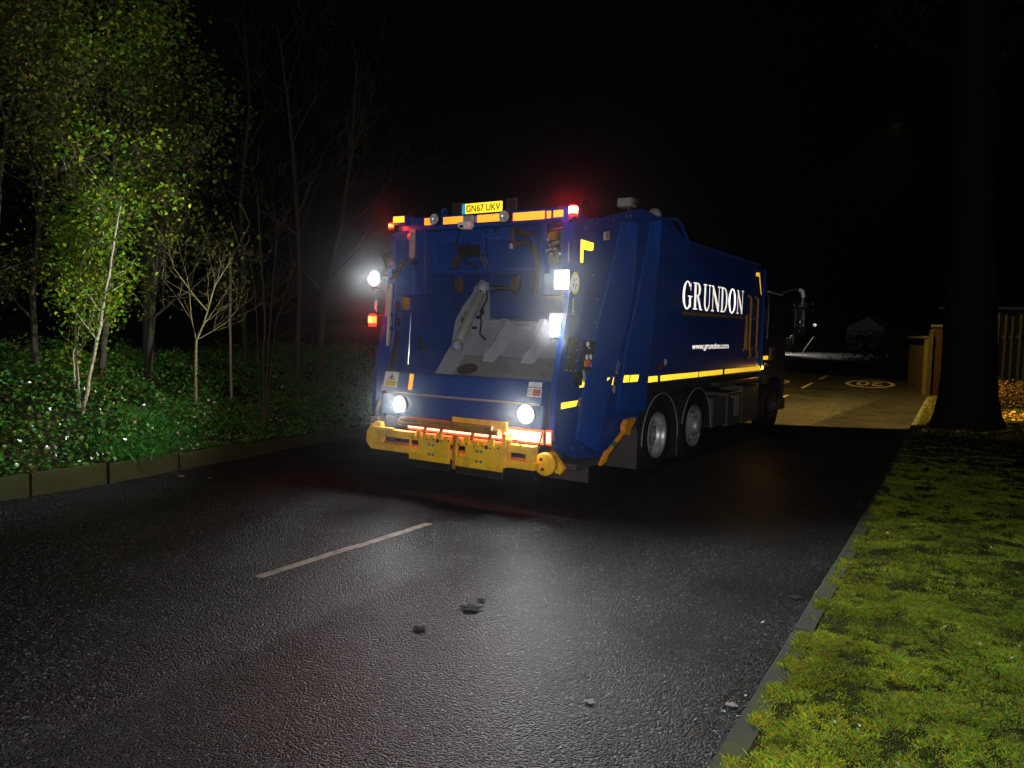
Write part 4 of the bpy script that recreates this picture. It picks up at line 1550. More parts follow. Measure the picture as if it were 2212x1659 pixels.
# cab
CABSHADE = mat('cab_blue_shaded', (0.001, 0.006, 0.04), 0.4, vary=0.25, scale=3, spec=0.15)  # truck blue darkened, the dimness at the cab put into the colour
mb = B()
cabp = [(7.30, .95), (7.30, 2.72), (7.45, 2.86), (8.45, 2.82), (8.82, 2.55), (8.92, 1.45), (8.92, .55), (8.62, .52), (8.60, .95), (8.35, 1.12), (7.95, 1.12), (7.68, .95)]
mb.prism(cabp, 'X', -1.2, 1.2, CABSHADE)
mb.box(1.2, 1.212, 7.42, 8.35, 1.05, 1.12, DARK)
cab = mb.build('cab', None, truck)
mb = B()
mb.prism([(7.55, 1.78), (7.55, 2.58), (8.38, 2.58), (8.66, 1.78)], 'X', 1.2005, 1.212, GLASSD)
mb.tube([(1.216, 7.5, 2.64), (1.216, 8.45, 2.62)], 0.016, 8, LENS)
mb.build('side_window', None, cab)
mb = B()
mb.tube([(1.2, 8.45, 2.66), (1.42, 8.55, 2.74), (1.50, 8.55, 2.73)], 0.022, 8, DARK)
mb.tube([(1.50, 8.55, 2.73), (1.56, 8.55, 2.70), (1.58, 8.55, 2.58)], 0.038, 8, WHITEP)  # tip coloured white to imitate the light caught by the arm
mb.tube([(1.58, 8.55, 2.62), (1.56, 8.55, 2.42), (1.44, 8.5, 2.36)], 0.020, 8, GREYP)
mb.box(1.44, 1.66, 8.46, 8.58, 1.86, 2.40, BLACK)
mb.box(1.46, 1.64, 8.455, 8.46, 2.02, 2.36, GLASSD)
mb.lathe([(0.0, -.03), (.05, -.025), (.06, 0)], (1.56, 8.45, 2.12), 'Y', 14, CHROME)
mb.lathe([(0.0, -.02), (.03, -.015), (.036, 0)], (1.55, 8.45, 1.94), 'Y', 12, CHROME)
mb.build('mirror', None, cab)
mb = B()
mb.box(1.2, 1.225, 7.36, 7.60, 1.40, 1.47, TAPEY)
mb.build('cab_reflector', None, cab)
mb = B()
mb.tube([(1.215, 7.45, 1.32), (1.215, 7.62, 1.30)], 0.022, 8, GREYP)
mb.build('grab_handle', None, cab)
mb = B()
mb.box(1.0, 1.24, 8.5, 8.9, .40, .62, DARK)
mb.build('cab_step', None, cab)
mb = B()
mb.box(1.2, 1.24, 7.75, 8.05, 1.38, 1.62, LOCK)
mb.build('cab_vent', None, cab)

# ------------------------------------------------------------------ trees and undergrowth
BARKP = mat('pale_bark', (0.22, 0.20, 0.125), 0.85, vary=0.35, scale=14, dirt=(0.08, 0.09, 0.03), dirt_amt=0.7, bump=0.3, bscale=30)
BARKG = mat('green_bark', (0.14, 0.125, 0.045), 0.85, vary=0.35, scale=12, dirt=(0.06, 0.055, 0.03), dirt_amt=0.6, bump=0.3, bscale=30)
BARKB = mat('brown_bark', (0.026, 0.022, 0.010), 0.9, vary=0.4, scale=12, dirt=(0.03, 0.03, 0.015), dirt_amt=0.6, bump=0.4, bscale=30)
LEAF = leaf_mat('soft_leaf', 0.55, 0.2, 0.08)
IVY = leaf_mat('glossy_leaf', 0.33, 0.06, 0.55)
BLADE = leaf_mat('grass_blade', 0.6, 0.3, 0.2)
DRY = leaf_mat('dead_leaf', 0.5, 0.1, 0.5)


def branch(mb, p, d, L, r, depth, rng, tips, wander=0.25, split=3, lift=0.15, minr=0.0022, nseg=5, side=4):
    pts, rad = [Vector(p)], [r]
    dd = Vector(d).normalized()
    for i in range(nseg):
        dd = (dd + Vector((rng.gauss(0, 1), rng.gauss(0, 1), rng.gauss(0, 1))) * wander * 0.35 + Vector((0, 0, lift * 0.2))).normalized()
        pts.append(pts[-1] + dd * (L / nseg))
        rad.append(max(minr, r * (1 - 0.75 * (i + 1) / nseg)))
    mb.tube(pts, rad, side if r < 0.012 else 7, None, caps=False)
    for q in pts[2:]:
        tips.append((q, depth))
    if depth <= 0:
        return
    for k in range(split):
        i = rng.randint(1, nseg)
        q = pts[i]
        base = (pts[i] - pts[i - 1]).normalized()
        perp = base.orthogonal().normalized()
        perp.rotate(Matrix.Rotation(rng.uniform(0, 6.28), 3, base))
        nd = (base * 0.75 + perp * rng.uniform(0.5, 1.0)).normalized()
        branch(mb, q, nd, L * rng.uniform(0.45, 0.72), max(minr, rad[i] * 0.62), depth - 1, rng, tips, wander, split, lift, minr, nseg, side)


def crown(name, tree, pts, n, spread, size, cols, seed, mat_, up=0.2, drop=0.0):
    rng = np.random.default_rng(seed)
    P = np.array([p for p in pts])
    if len(P) == 0:
        return
    wgt = rng.pareto(0.85, len(P)) + 0.01
    wgt = np.minimum(wgt, np.quantile(wgt, 0.985))
    idx = rng.choice(len(P), n, p=wgt / wgt.sum())
    cen = P[idx] + rng.normal(size=(n, 3)) * spread
    s = rng.uniform(size[0], size[1], n)
    cols = np.array(cols)
    base = cols[rng.integers(0, len(cols), n)] * rng.uniform(0.6, 1.35, (n, 1))
    v, f, c = leaf_arrays(cen, s, rng, up, 0.7, base)
    return raw_mesh(name, v, f, mat_, c, tree)


GREENS = [(0.075, 0.155, 0.004), (0.105, 0.17, 0.005), (0.05, 0.12, 0.005), (0.15, 0.165, 0.006), (0.06, 0.155, 0.010)]
OLIVE = [(0.032, 0.052, 0.003), (0.050, 0.060, 0.003), (0.022, 0.038, 0.003), (0.050, 0.042, 0.006)]


def stem_path(pix, depth, jitter=0.0):
    return [Vector(at(u, v, depth)) for u, v in pix]


def rooted(base_xy):
    return bank_h(base_xy[0], base_xy[1])


def tree(label, cat, stems, bark, seed, twig=2, split=3, blen=0.9, leaves=0, lcols=GREENS, lsize=(0.03, 0.055), spread=0.12, zmin=0.0, group=None, name='tree', wander=0.25, bare=0.25, minr=0.0022, nb=9):
    """stems: list of (points, base radius, tip radius)"""
    rng = random.Random(seed)
    p0 = stems[0][0][0]
    root = thing(name, label, cat, (p0[0], p0[1], rooted(p0)), group)
    mb = B()
    tips = []
    for pts, r0, r1 in stems:
        g = bank_h(pts[0][0], pts[0][1])
        pts = [Vector(p) for p in pts]
        pts[0] = Vector((pts[0][0], pts[0][1], min(pts[0][2], g) - 0.05))
        # resample the stem with a little crookedness
        fine_, rad = [], []
        n = len(pts)
        for i in range(n - 1):
            for k in range(4):
                t = k / 4
                q = pts[i].lerp(pts[i + 1], t)
                w = 0.004 if 0 < i + k else 0
                fine_.append(q + Vector((rng.gauss(0, w), rng.gauss(0, w), 0)))
                rad.append(r0 + (r1 - r0) * (i + t) / (n - 1))
        fine_.append(pts[-1])
        rad.append(r1)
        mb.tube(fine_, rad, 8, None, caps=False)
        m = len(fine_)
        for k in range(nb):
            i = rng.randint(int(m * bare), m - 1)
            base = (fine_[i] - fine_[i - 1]).normalized()
            perp = base.orthogonal().normalized()
            perp.rotate(Matrix.Rotation(rng.uniform(0, 6.28), 3, base))
            nd = base * rng.uniform(0.5, 0.9) + perp * rng.uniform(0.5, 1.0)
            branch(mb, fine_[i], nd, blen * rng.uniform(0.5, 1.2), max(minr, rad[i] * 0.5), twig, rng, tips, wander, split, 0.2, minr)
    mb.mats = [bark]
    mb.build('trunk', bark, root)
    if leaves:
        pts = [t[0] for t in tips if t[0][2] > zmin]
        crown('crown', root, pts, leaves, spread, lsize, lcols, seed, LEAF)
    return root, tips


# 1 pale multi-stemmed sapling in front of the mass
t1 = [(stem_path([(178, 868), (196, 800), (214, 715), (226, 640), (240, 560), (250, 500), (262, 440)], 9.7), 0.026, 0.010),
      (stem_path([(172, 866), (166, 790), (164, 715), (166, 645), (172, 585), (190, 520), (210, 450), (228, 380)], 9.75), 0.017, 0.007),
      (stem_path([(168, 862), (160, 820), (159, 760), (175, 700), (190, 640)], 9.85), 0.014, 0.006),
      (stem_path([(226, 640), (246, 560), (262, 500), (286, 445)], 9.7), 0.012, 0.005)]
tree('pale barked sapling of several leaning stems rising from the ivy, tufts of bright leaves', 'tree', t1[:3], BARKP, 21, twig=2, split=2, blen=0.55, leaves=2600, lsize=(0.04, 0.075), spread=0.12, nb=11, bare=0.3)
# 2 small bare budding sapling
t2 = [(stem_path([(422, 806), (423, 770), (424, 735), (440, 700), (452, 660), (463, 620), (500, 560)], 11.0), 0.024, 0.006),
      (stem_path([(448, 672), (420, 640), (395, 605), (376, 580), (366, 545)], 10.9), 0.012, 0.004),
      (stem_path([(424, 735), (414, 690), (410, 640), (405, 600)], 11.1), 0.010, 0.004),
      (stem_path([(424, 735), (460, 715), (490, 695), (512, 670)], 11.1), 0.009, 0.004)]


def forked(label, stems, bark, seed, **kw):
    rng = random.Random(seed)
    p0 = stems[0][0][0]
    root = thing('sapling', label, 'tree', (p0[0], p0[1], rooted(p0)))
    mb = B()
    tips = []
    for i, (pts, r0, r1) in enumerate(stems):
        pts = [Vector(p) for p in pts]
        if i == 0:
            pts[0] = Vector((pts[0][0], pts[0][1], bank_h(pts[0][0], pts[0][1]) - 0.05))
        rad = [r0 + (r1 - r0) * k / (len(pts) - 1) for k in range(len(pts))]
        mb.tube(pts, rad, 8, None, caps=False)
        for k in range(kw.get('nb', 6)):
            j = rng.randint(1 if i else 3, len(pts) - 1)
            base = (pts[j] - pts[j - 1]).normalized()
            perp = base.orthogonal().normalized()
            perp.rotate(Matrix.Rotation(rng.uniform(0, 6.28), 3, base))
            branch(mb, pts[j], base * 0.8 + perp * 0.7 + Vector((0, 0, .3)), kw.get('blen', 0.5) * rng.uniform(0.5, 1.1), rad[j] * 0.55, 1, rng, tips, 0.3, 2, 0.3)
    mb.build('trunk', bark, root)
    rngn = np.random.default_rng(seed)
    P = np.array([t[0] for t in tips])
    nb_ = kw.get('buds', 150)
    cen = P[rngn.integers(0, len(P), nb_)] + rngn.normal(size=(nb_, 3)) * 0.012
    v, f, c = leaf_arrays(cen, rngn.uniform(0.014, 0.026, nb_), rngn, 0.5, 0.6, np.tile(np.array([[0.16, 0.15, 0.06]]), (nb_, 1)))
    raw_mesh('crown', v, f, LEAF, c, root)
    return root


forked('small bare forked sapling with buds standing alone in the ivy bank', t2, BARKG, 5, nb=7, blen=0.6)
# 3 bare clump of upright stems
t3 = [(stem_path([(566, 856), (570, 760), (572, 680), (566, 600), (562, 520), (556, 430)], 11.6), 0.020, 0.008),
      (stem_path([(570, 856), (580, 740), (588, 640), (596, 540), (604, 470)], 11.6), 0.016, 0.006),
      (stem_path([(564, 852), (556, 740), (552, 640), (540, 560)], 11.7), 0.013, 0.005),
      (stem_path([(572, 852), (596, 700), (620, 620), (640, 560)], 11.7), 0.012, 0.005)]
tree('bare clump of slim upright stems near the lorry, dark and leafless', 'tree', t3, BARKB, 8, twig=2, split=3, blen=0.8, nb=7)
t4 = [(stem_path([(500, 745), (496, 690), (499, 620), (497, 545)], 12.0), 0.022, 0.018)]
tree('plain straight pole-like dead stem standing behind the small budding sapling', 'tree', t4, BARKP, 3, twig=0, split=0, blen=0.3, nb=3, bare=0.5)

# leafy trees making the dense mass on the left
mass = [
    ('tall olive green tree at the far edge of the photo, twiggy and dense', [(-10, 850), (-15, 600), (0, 380), (30, 180), (40, 20)], 9.6, 0.05, 31, 6500, OLIVE),
    ('leafy tree just left of the pale sapling, twigs full of small leaves', [(80, 850), (70, 640), (90, 430), (108, 270), (104, 130)], 10.3, 0.05, 32, 8000, OLIVE),
    ('brightest green leafy tree behind the pale stemmed sapling', [(215, 840), (235, 640), (250, 470), (245, 320), (230, 190)], 10.6, 0.05, 33, 10500, GREENS),
    ('dim leafy tree on the mass edge beside the dark gap, thin top', [(320, 800), (330, 640), (350, 480), (372, 340), (380, 230)], 11.6, 0.06, 34, 6000, OLIVE),
]
for lb, px, dp, r0, sd, nl, cl in mass:
    tree(lb, 'tree', [(stem_path(px, dp), r0, 0.012)], BARKB, sd, twig=3, split=4, blen=1.15, leaves=nl, lcols=cl, lsize=(0.03, 0.085), spread=0.14, nb=15, bare=0.22, wander=0.4)

# slender bare trees receding into the dark
dark = [
    ('bare thin tree right of the dark gap, slanting branch crossing to the left', [(640, 790), (650, 600), (640, 420), (620, 200), (600, 60)], 13.5, 0.05, 41),
    ('bare leaning tree nearest the lorry, almost lost in the dark', [(690, 800), (700, 640), (735, 500), (760, 330), (770, 150)], 14.5, 0.06, 42),
    ('slim bare tree in the gap between the leafy mass and the stem clump', [(530, 790), (525, 600), (520, 430), (540, 230), (530, 80)], 14.0, 0.05, 43),
    ('thick dark trunk half hidden behind the pale sapling and budding sapling', [(322, 770), (318, 640), (312, 500), (300, 250), (310, 40)], 13.0, 0.11, 44),
]
for lb, px, dp, r0, sd in dark:
    tree(lb, 'tree', [(stem_path(px, dp), r0, 0.014)], BARKB, sd, twig=3, split=3, blen=1.6, nb=11, bare=0.25, minr=0.003)

# ivy and bramble ground cover on the bank
rng = np.random.default_rng(7)
N = 80000
yy_ = rng.uniform(-6.0, 6.5, N)
kx = np.interp(yy_, [p[0] for p in LKERB], [p[1] for p in LKERB])
s = rng.beta(1.1, 1.7, N) * 4.2
xx = kx - 0.02 - s
hb = np.array([bank_h(a, b) for a, b in zip(xx, yy_)])
cl = 0.5 + 0.5 * np.sin(xx * 3.1 + 1.7 * np.sin(yy_ * 2.3)) * np.sin(yy_ * 3.7 + 1.1 * np.sin(xx * 2.9))
top = 0.05 + 0.30 * cl * np.clip(s * 2.2, 0.15, 1)
z = hb + top * rng.beta(2.2, 1.2, N)
cols = np.array([(0.026, 0.110, 0.010), (0.038, 0.135, 0.012), (0.018, 0.085, 0.014), (0.060, 0.115, 0.008), (0.065, 0.058, 0.012)])
base = cols[rng.integers(0, 5, N)] * rng.uniform(0.55, 1.5, (N, 1))
keep = rng.uniform(size=N) < (0.45 + 0.55 * cl)
cen = np.stack([xx, yy_, z], 1)[keep]
v, f, c = leaf_arrays(cen, rng.uniform(0.025, 0.07, keep.sum()), rng, 0.7, 0.85, base[keep], fold=0.18)
tag(raw_mesh('ivy_ground_cover', v, f, IVY, c), 'glossy green ivy and weeds covering the bank above the raised kerb', 'ground cover', kind='stuff')

# fresh grass tuft on the bank
def blades(cx, cy, n, rad, h, cols, seed, hfun, stretch=(1, 1), width=0.004, lean=0.35):
    rng = np.random.default_rng(seed)
    a = rng.normal(size=(n, 2)) * rad * np.array(stretch)
    x, y_ = cx + a[:, 0], cy + a[:, 1]
    z0 = np.array([hfun(p, q) for p, q in zip(x, y_)])
    return make_blades(x, y_, z0, h, cols, rng, width, lean)


def make_blades(x, y_, z0, h, cols, rng, width=0.004, lean=0.35):
    n = len(x)
    hh = h * rng.uniform(0.45, 1.2, n) if np.isscalar(h) else h
    an = rng.uniform(0, 6.283, n)
    wd = width * rng.uniform(0.6, 1.3, n)
    v = np.empty((n, 4, 3))
    ln = lean * rng.normal(size=(n, 2)) * np.asarray(hh)[:, None]
    v[:, 0] = np.stack([x - wd * np.cos(an), y_ - wd * np.sin(an), z0 - .005], 1)
    v[:, 1] = np.stack([x + wd * np.cos(an), y_ + wd * np.sin(an), z0 - .005], 1)
    v[:, 2] = np.stack([x + ln[:, 0] * .5 + wd * .7 * np.cos(an), y_ + ln[:, 1] * .5 + wd * .7 * np.sin(an), z0 + hh * .6], 1)
    v[:, 3] = np.stack([x + ln[:, 0], y_ + ln[:, 1], z0 + hh], 1)
    i = np.arange(n)[:, None] * 4
    f = np.concatenate([i + np.array([0, 1, 2]), i + np.array([0, 2, 3])])
    cols = np.array(cols)
    c = cols[rng.integers(0, len(cols), n)] * rng.uniform(0.6, 1.4, (n, 1))
    return v.reshape(-1, 3), f, np.repeat(c, 4, 0)


parts = []
for (px, py, dist, n, sd) in ((330, 950, 0, 4200, 1), (400, 930, 0, 1800, 2), (280, 965, 0, 1500, 3)):
    q = ground(px, py, 0.33)
    parts.append(blades(q[0], q[1], n, 0.16, 0.16, [(0.03, 0.14, 0.012), (0.02, 0.11, 0.012), (0.05, 0.15, 0.02)], sd, bank_h, (1.0, 1.3), 0.004, 0.45))
off = 0
V, F, Cc = [], [], []
for v, f, c in parts:
    V.append(v); F.append(f + off); Cc.append(c)
    off += len(v)
tag(raw_mesh('grass_tuft', np.concatenate(V), np.concatenate(F), BLADE, np.concatenate(Cc)), 'vivid green grass patch among the ivy just above the raised kerb', 'grass', kind='stuff')

# mossy turf of the right-hand verge
rng = np.random.default_rng(12)
N = 800000
yv = np.concatenate([rng.uniform(-5.2, -1.0, int(N * .60)), rng.uniform(-1.0, 3.5, int(N * .28)), 3.5 + rng.exponential(1.3, int(N * .10))])
sv = rng.beta(1.0, 1.25, len(yv)) * 3.4
xv = np.interp(yv, [p[0] for p in RKERB], [p[1] for p in RKERB]) + 0.03 + sv
nz = np.array([1.5 * mnoise.noise(Vector((a * 4.1, b * 4.1, 9.0))) + 1.1 * mnoise.noise(Vector((a * 11, b * 11, 5.0))) for a, b in zip(xv, yv)])
bare_ = np.array([mnoise.noise(Vector((a * 1.6, b * 1.6, 2.0))) for a, b in zip(xv, yv)])
keep = (rng.uniform(size=len(xv)) < np.clip(0.75 + 0.40 * nz - 0.35 * (sv > 1.3) * (bare_ > 0.0), 0.05, 1))
on_kerb = sv < 0.11
kz = np.array([mnoise.noise(Vector((0.0, b * 2.6, 7.0))) for b in yv])
keep &= ~(on_kerb & (kz < -0.12))
keep &= ~((sv < 0.02 + 0.03 * rng.uniform(size=len(sv))))
xv, yv, nz, sv = xv[keep], yv[keep], nz[keep], sv[keep]
zv = np.where(sv < 0.11, 0.083, np.array([bump_h(a, b) for a, b in zip(xv, yv)]))
hv = np.clip(0.012 + 0.012 * nz, 0.003, 0.035) * rng.uniform(0.6, 1.5, len(xv))
cols = [(0.15, 0.19, 0.005), (0.10, 0.18, 0.006), (0.20, 0.18, 0.005), (0.055, 0.17, 0.008), (0.10, 0.09, 0.010), (0.05, 0.045, 0.012)]
v, f, c = make_blades(xv, yv, zv, hv, cols, rng, 0.0026, 0.9)
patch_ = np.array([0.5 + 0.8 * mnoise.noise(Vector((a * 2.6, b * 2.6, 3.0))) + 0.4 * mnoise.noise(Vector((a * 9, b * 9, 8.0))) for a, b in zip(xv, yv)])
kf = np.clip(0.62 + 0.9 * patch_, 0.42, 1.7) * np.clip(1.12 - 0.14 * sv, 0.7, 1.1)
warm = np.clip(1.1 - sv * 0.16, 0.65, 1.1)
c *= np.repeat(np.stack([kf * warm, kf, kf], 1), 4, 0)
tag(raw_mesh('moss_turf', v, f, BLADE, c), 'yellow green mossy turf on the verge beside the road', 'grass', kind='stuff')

# farther grass under the street lamp and leaf litter by the big tree
N = 26000
yv = rng.uniform(9.0, 22.0, N)
sv = rng.uniform(0.1, 5.5, N)
xv = np.interp(yv, [p[0] for p in RKERB], [p[1] for p in RKERB]) + sv
zv = np.array([bump_h(a, b) for a, b in zip(xv, yv)])
v, f, c = make_blades(xv, yv, zv, 0.05, [(0.09, 0.10, 0.012), (0.12, 0.10, 0.012), (0.07, 0.09, 0.012)], rng, 0.008, 0.7)
tag(raw_mesh('verge_grass', v, f, BLADE, c), 'rough lamp-lit grass on the verge around the foot of the big tree', 'grass', kind='stuff')
N = 2600
yv = rng.uniform(9.5, 15.0, N)
xv = rng.uniform(3.6, 8.5, N)
cen = np.stack([xv, yv, np.array([bump_h(a, b) for a, b in zip(xv, yv)]) + 0.03], 1)
base = np.array([(0.35, 0.20, 0.03), (0.45, 0.28, 0.05), (0.20, 0.09, 0.02)])[rng.integers(0, 3, N)]
v, f, c = leaf_arrays(cen, rng.uniform(0.05, 0.11, N), rng, 1.2, 0.8, base)
tag(raw_mesh('leaf_litter', v, f, DRY, c), 'yellow and brown fallen leaves scattered on the grass beside the big tree', 'fallen leaves', kind='stuff')
N = 420
yv = rng.uniform(-4.8, 2.0, N)
sv = rng.beta(1.6, 1.2, N) * 3.0
xv = np.interp(yv, [p[0] for p in RKERB], [p[1] for p in RKERB]) + 0.15 + sv
cen = np.stack([xv, yv, np.array([bump_h(a, b) for a, b in zip(xv, yv)]) + 0.022], 1)
base = np.array([(0.25, 0.2, 0.13), (0.04, 0.025, 0.015), (0.03, 0.02, 0.015), (0.4, 0.36, 0.30)])[rng.integers(0, 4, N)]
v, f, c = leaf_arrays(cen, rng.uniform(0.012, 0.04, N), rng, 1.0, 0.7, base)
tag(raw_mesh('leaf_scraps', v, f, DRY, c), 'small dead leaf scraps caught in the mossy turf', 'fallen leaves', kind='stuff')


N = 1500
yv = rng.uniform(-5.5, 8.0, N)
side_ = rng.uniform(size=N) < 0.5
off_ = rng.gamma(1.2, 0.10, N)
xl = np.interp(yv, [p[0] for p in LKERB], [p[1] for p in LKERB]) + 0.02 + off_
xr = np.interp(yv, [p[0] for p in RKERB], [p[1] for p in RKERB]) - 0.02 - off_
cen = np.stack([np.where(side_, xl, xr), yv, np.full(N, 0.007)], 1)
base = np.array([(0.035, 0.022, 0.012), (0.02, 0.016, 0.012), (0.06, 0.045, 0.02), (0.03, 0.035, 0.012)])[rng.integers(0, 4, N)]
v, f, c = leaf_arrays(cen, rng.uniform(0.008, 0.035, N), rng, 2.5, 0.7, base)
tag(raw_mesh('gutter_litter', v, f, DRY, c), 'grit and rotted leaf scraps gathered in the gutters along both kerbs', 'leaf litter', kind='stuff')


# individual fallen leaves on the road
def road_leaf(u, v, size, col, label, seed, flat=0.14):
    rng = random.Random(seed)
    q = ground(u, v)
    root = B()
    n = 14
    m, nn, ll = new_mat('fallen_leaf_skin_%d' % seed)
    p = nn['Principled BSDF']
    p.inputs['Base Color'].default_value = tuple(col) + (1,)
    p.inputs['Roughness'].default_value = 0.8
    p.inputs['Specular IOR Level'].default_value = 0.1
    vs = [(q[0], q[1], 0.012)]
    r_ = rng.uniform(0, 6.28)
    for k in range(n):
        a = 2 * math.pi * k / n
        r = size * (0.55 + 0.45 * abs(math.cos(a * 2.5))) * (1.3 if k == 0 else 1)
        vs.append((q[0] + r * math.cos(a + r_), q[1] + r * math.sin(a + r_) * 0.8, 0.006 + rng.uniform(0, flat) * size))
    root.add(vs, [(0, 1 + k, 1 + (k + 1) % n) for k in range(n)], m)
    return tag(root.build('fallen_leaf', fix=False), label, 'fallen leaf', 'fallen leaves on the road')


road_leaf(1016, 1316, 0.085, (0.006, 0.008, 0.005), 'large black wet fallen leaf with pointed lobes on the bright patch of road', 1)  # leaf shape used for a hole-like dark blot in the surface
road_leaf(1040, 1298, 0.04, (0.012, 0.012, 0.01), 'tiny dark leaf just behind the large black leaf', 2)
road_leaf(905, 1360, 0.055, (0.010, 0.010, 0.009), 'crumpled dark leaf between the large black leaf and the centre line', 3)
road_leaf(1273, 1518, 0.035, (0.20, 0.19, 0.17), 'pale leaf scrap on the near road, nearest the middle', 4)
road_leaf(1580, 1525, 0.035, (0.22, 0.2, 0.17), 'pale leaf scrap near the right-hand kerb', 5)
road_leaf(1718, 1292, 0.055, (0.02, 0.018, 0.015), 'dark curled leaf lying against the mossy kerb', 6)
road_leaf(390, 1030, 0.05, (0.16, 0.15, 0.12), 'pale flat leaf beneath the raised kerb, larger of two', 7)
road_leaf(452, 1034, 0.035, (0.16, 0.15, 0.12), 'pale flat leaf beneath the raised kerb, smaller of two', 8)

# ------------------------------------------------------------------ big tree at the right
big = thing('large_tree', 'massive dark tree trunk with flared roots on the verge, black against the lamplight', 'tree', (4.3, 10.6, 0.1))
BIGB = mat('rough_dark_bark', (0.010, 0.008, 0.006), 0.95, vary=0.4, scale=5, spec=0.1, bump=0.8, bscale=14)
rng_ = random.Random(2)
vs, fs = [], []
n = 28
levels = [(-0.1, .85), (0.0, .74), (.15, .64), (.35, .575), (.7, .52), (1.2, .48), (2.2, .44), (3.4, .37), (4.6, .35), (6.0, .34), (7.5, .32), (9.0, .30), (11, .27)]
for z, r in levels:
    cx = 4.30 - 0.02 * z + (0.0 if z < 3 else -.02 * (z - 3))
    for k in range(n):
        a = 2 * math.pi * k / n
        fl = max(0, (0.8 - z)) * 0.22
        rr_ = r * (1 + fl * math.sin(a * 5 + .6) * .6 + 0.05 * math.sin(a * 9 + z * 1.3) + 0.035 * math.sin(a * 17 - z * 2) + rng_.uniform(-.012, .012))
        vs.append((cx + rr_ * math.cos(a), 10.6 + rr_ * math.sin(a), z))
for j in range(len(levels) - 1):
    for k in range(n):
        k2 = (k + 1) % n
        fs.append((j * n + k, j * n + k2, (j + 1) * n + k2, (j + 1) * n + k))
mb = B()
mb.add(vs, fs, BIGB, True)
tips = []
for k in range(7):
    z = rng_.uniform(5.5, 10.5)
    a = rng_.uniform(0, 6.28)
    branch(mb, (4.2, 10.6, z), (math.cos(a), math.sin(a), .7), 3.2, 0.12, 2, rng_, tips, 0.3, 3, 0.3, 0.008)
mb.mats = [BIGB]
mb.mi = [0] * len(mb.f)
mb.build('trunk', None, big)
crown('crown', big, [t[0] for t in tips], 2600, 0.35, (0.06, 0.12), [(0.03, 0.04, 0.012)], 77, LEAF)

# ------------------------------------------------------------------ street lamp over the road (its cut-off makes the hard edge of light)
POLE = mat('dark_painted_steel', (0.004, 0.004, 0.004), 0.8, vary=0.2, spec=0.03)


def street_lamp(label, base, h, arm, head_aim, energy, col, cone, blend, lensmat, shield=True):
    bx, by = base
    root = thing('street_lamp', label, 'street lamp', (bx, by, 0.0), 'street lamps along the road')
    mb = B()
    mb.tube([(bx, by, 0), (bx, by, 1.2), (bx, by, 1.25), (bx, by, h)], [.085, .085, .06, .045], 12, POLE)
    ex, ey = bx + arm[0], by + arm[1]
    mb.tube([(bx, by, h - .02), (bx + arm[0] * .3, by + arm[1] * .3, h + .10), (ex, ey, h + .14)], .03, 8, POLE)
    mb.build('pole', None, root)
    mb = B()
    mb.box(ex - .16, ex + .16, ey - .28, ey + .28, h + .08, h + .18, POLE, bev=.03)
    for q in (-1, 1):
        mb.box(ex + q * .15 - .008, ex + q * .15 + .008, ey - .27, ey + .27, h - .02, h + .078, POLE)
        mb.box(ex - .14, ex + .14, ey + q * .26 - .008, ey + q * .26 + .008, h - .02, h + .078, POLE)
    hd = mb.build('lamp_head', None, root)
    mb = B()
    mb.box(ex - .12, ex + .12, ey - .2, ey + .2, h + .065, h + .078, lensmat)
    mb.build('lens', None, hd)
    if shield:
        mb = B()
        mb.box(ex - .16, ex + .16, ey - .292, ey - .28, h - .14, h + .17, POLE)  # added to hide the glowing lens from the camera
        mb.build('shield', None, hd)
    lamp('street_lamp_light', 'SPOT', (ex, ey, h + .045), energy, col, head_aim, .06, cone, blend)
    return root


SOD = glow('sodium_lens', (1.0, 0.72, 0.28), 3.0)
LEDW = glow('led_lens', (0.92, 1.0, 0.85), 8.0)
street_lamp('street lamp standing behind the massive tree trunk, lighting the road amber', (4.1, 15.3), 7.33, (-1.93, -0.22), (-0.32, 0.26, -1.0), 10500, (1.0, 0.60, 0.13), 104, .06, SOD)
bp_ = at(1655, 636, 84)
street_lamp('distant white street lamp hidden behind the lorry cab, lighting the junction', (bp_[0], bp_[1]), bp_[2], (1.2, -0.6), (0.30, -0.15, -1.0), 9000, (1.0, 0.93, 0.78), 135, .5, LEDW)
fp = at(1760, 703, 150)
street_lamp('tiny far street lamp glowing above the dark hedge line', (fp[0] + .8, fp[1]), fp[2], (-0.8, 0), (0, 0, -1), 600, (0.9, 1.0, 0.85), 150, 1.0, LEDW)
mb = B()
mb.lathe([(0, .32), (.2, .26), (.3, .08), (.26, -.1), (0, -.2)], (fp[0], fp[1], fp[2]), 'Z', 14, glow('lamp_globe', (0.85, 1.0, 0.8), 1.6))
lampo = [o for o in bpy.data.objects if o.name.startswith('street_lamp') and o.type == 'EMPTY'][-1]
mb.build('lamp_globe', None, lampo)

# ------------------------------------------------------------------ garden wall, gate post, brick pier, fence beyond the tree
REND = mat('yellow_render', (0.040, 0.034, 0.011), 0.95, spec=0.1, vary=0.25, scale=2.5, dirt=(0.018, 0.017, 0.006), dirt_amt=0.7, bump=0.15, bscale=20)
w0, w1 = (1.70, 26.3), (2.62, 21.9)
mb = B()


def wallseg(mb, a, b, th, z0, z1, m):
    d = Vector((b[0] - a[0], b[1] - a[1]))
    nn = Vector((d[1], -d[0])).normalized() * th
    pl = [(a[0], a[1]), (b[0], b[1]), (b[0] - nn[0], b[1] - nn[1]), (a[0] - nn[0], a[1] - nn[1])]
    mb.prism(pl, 'Z', z0, z1, m)


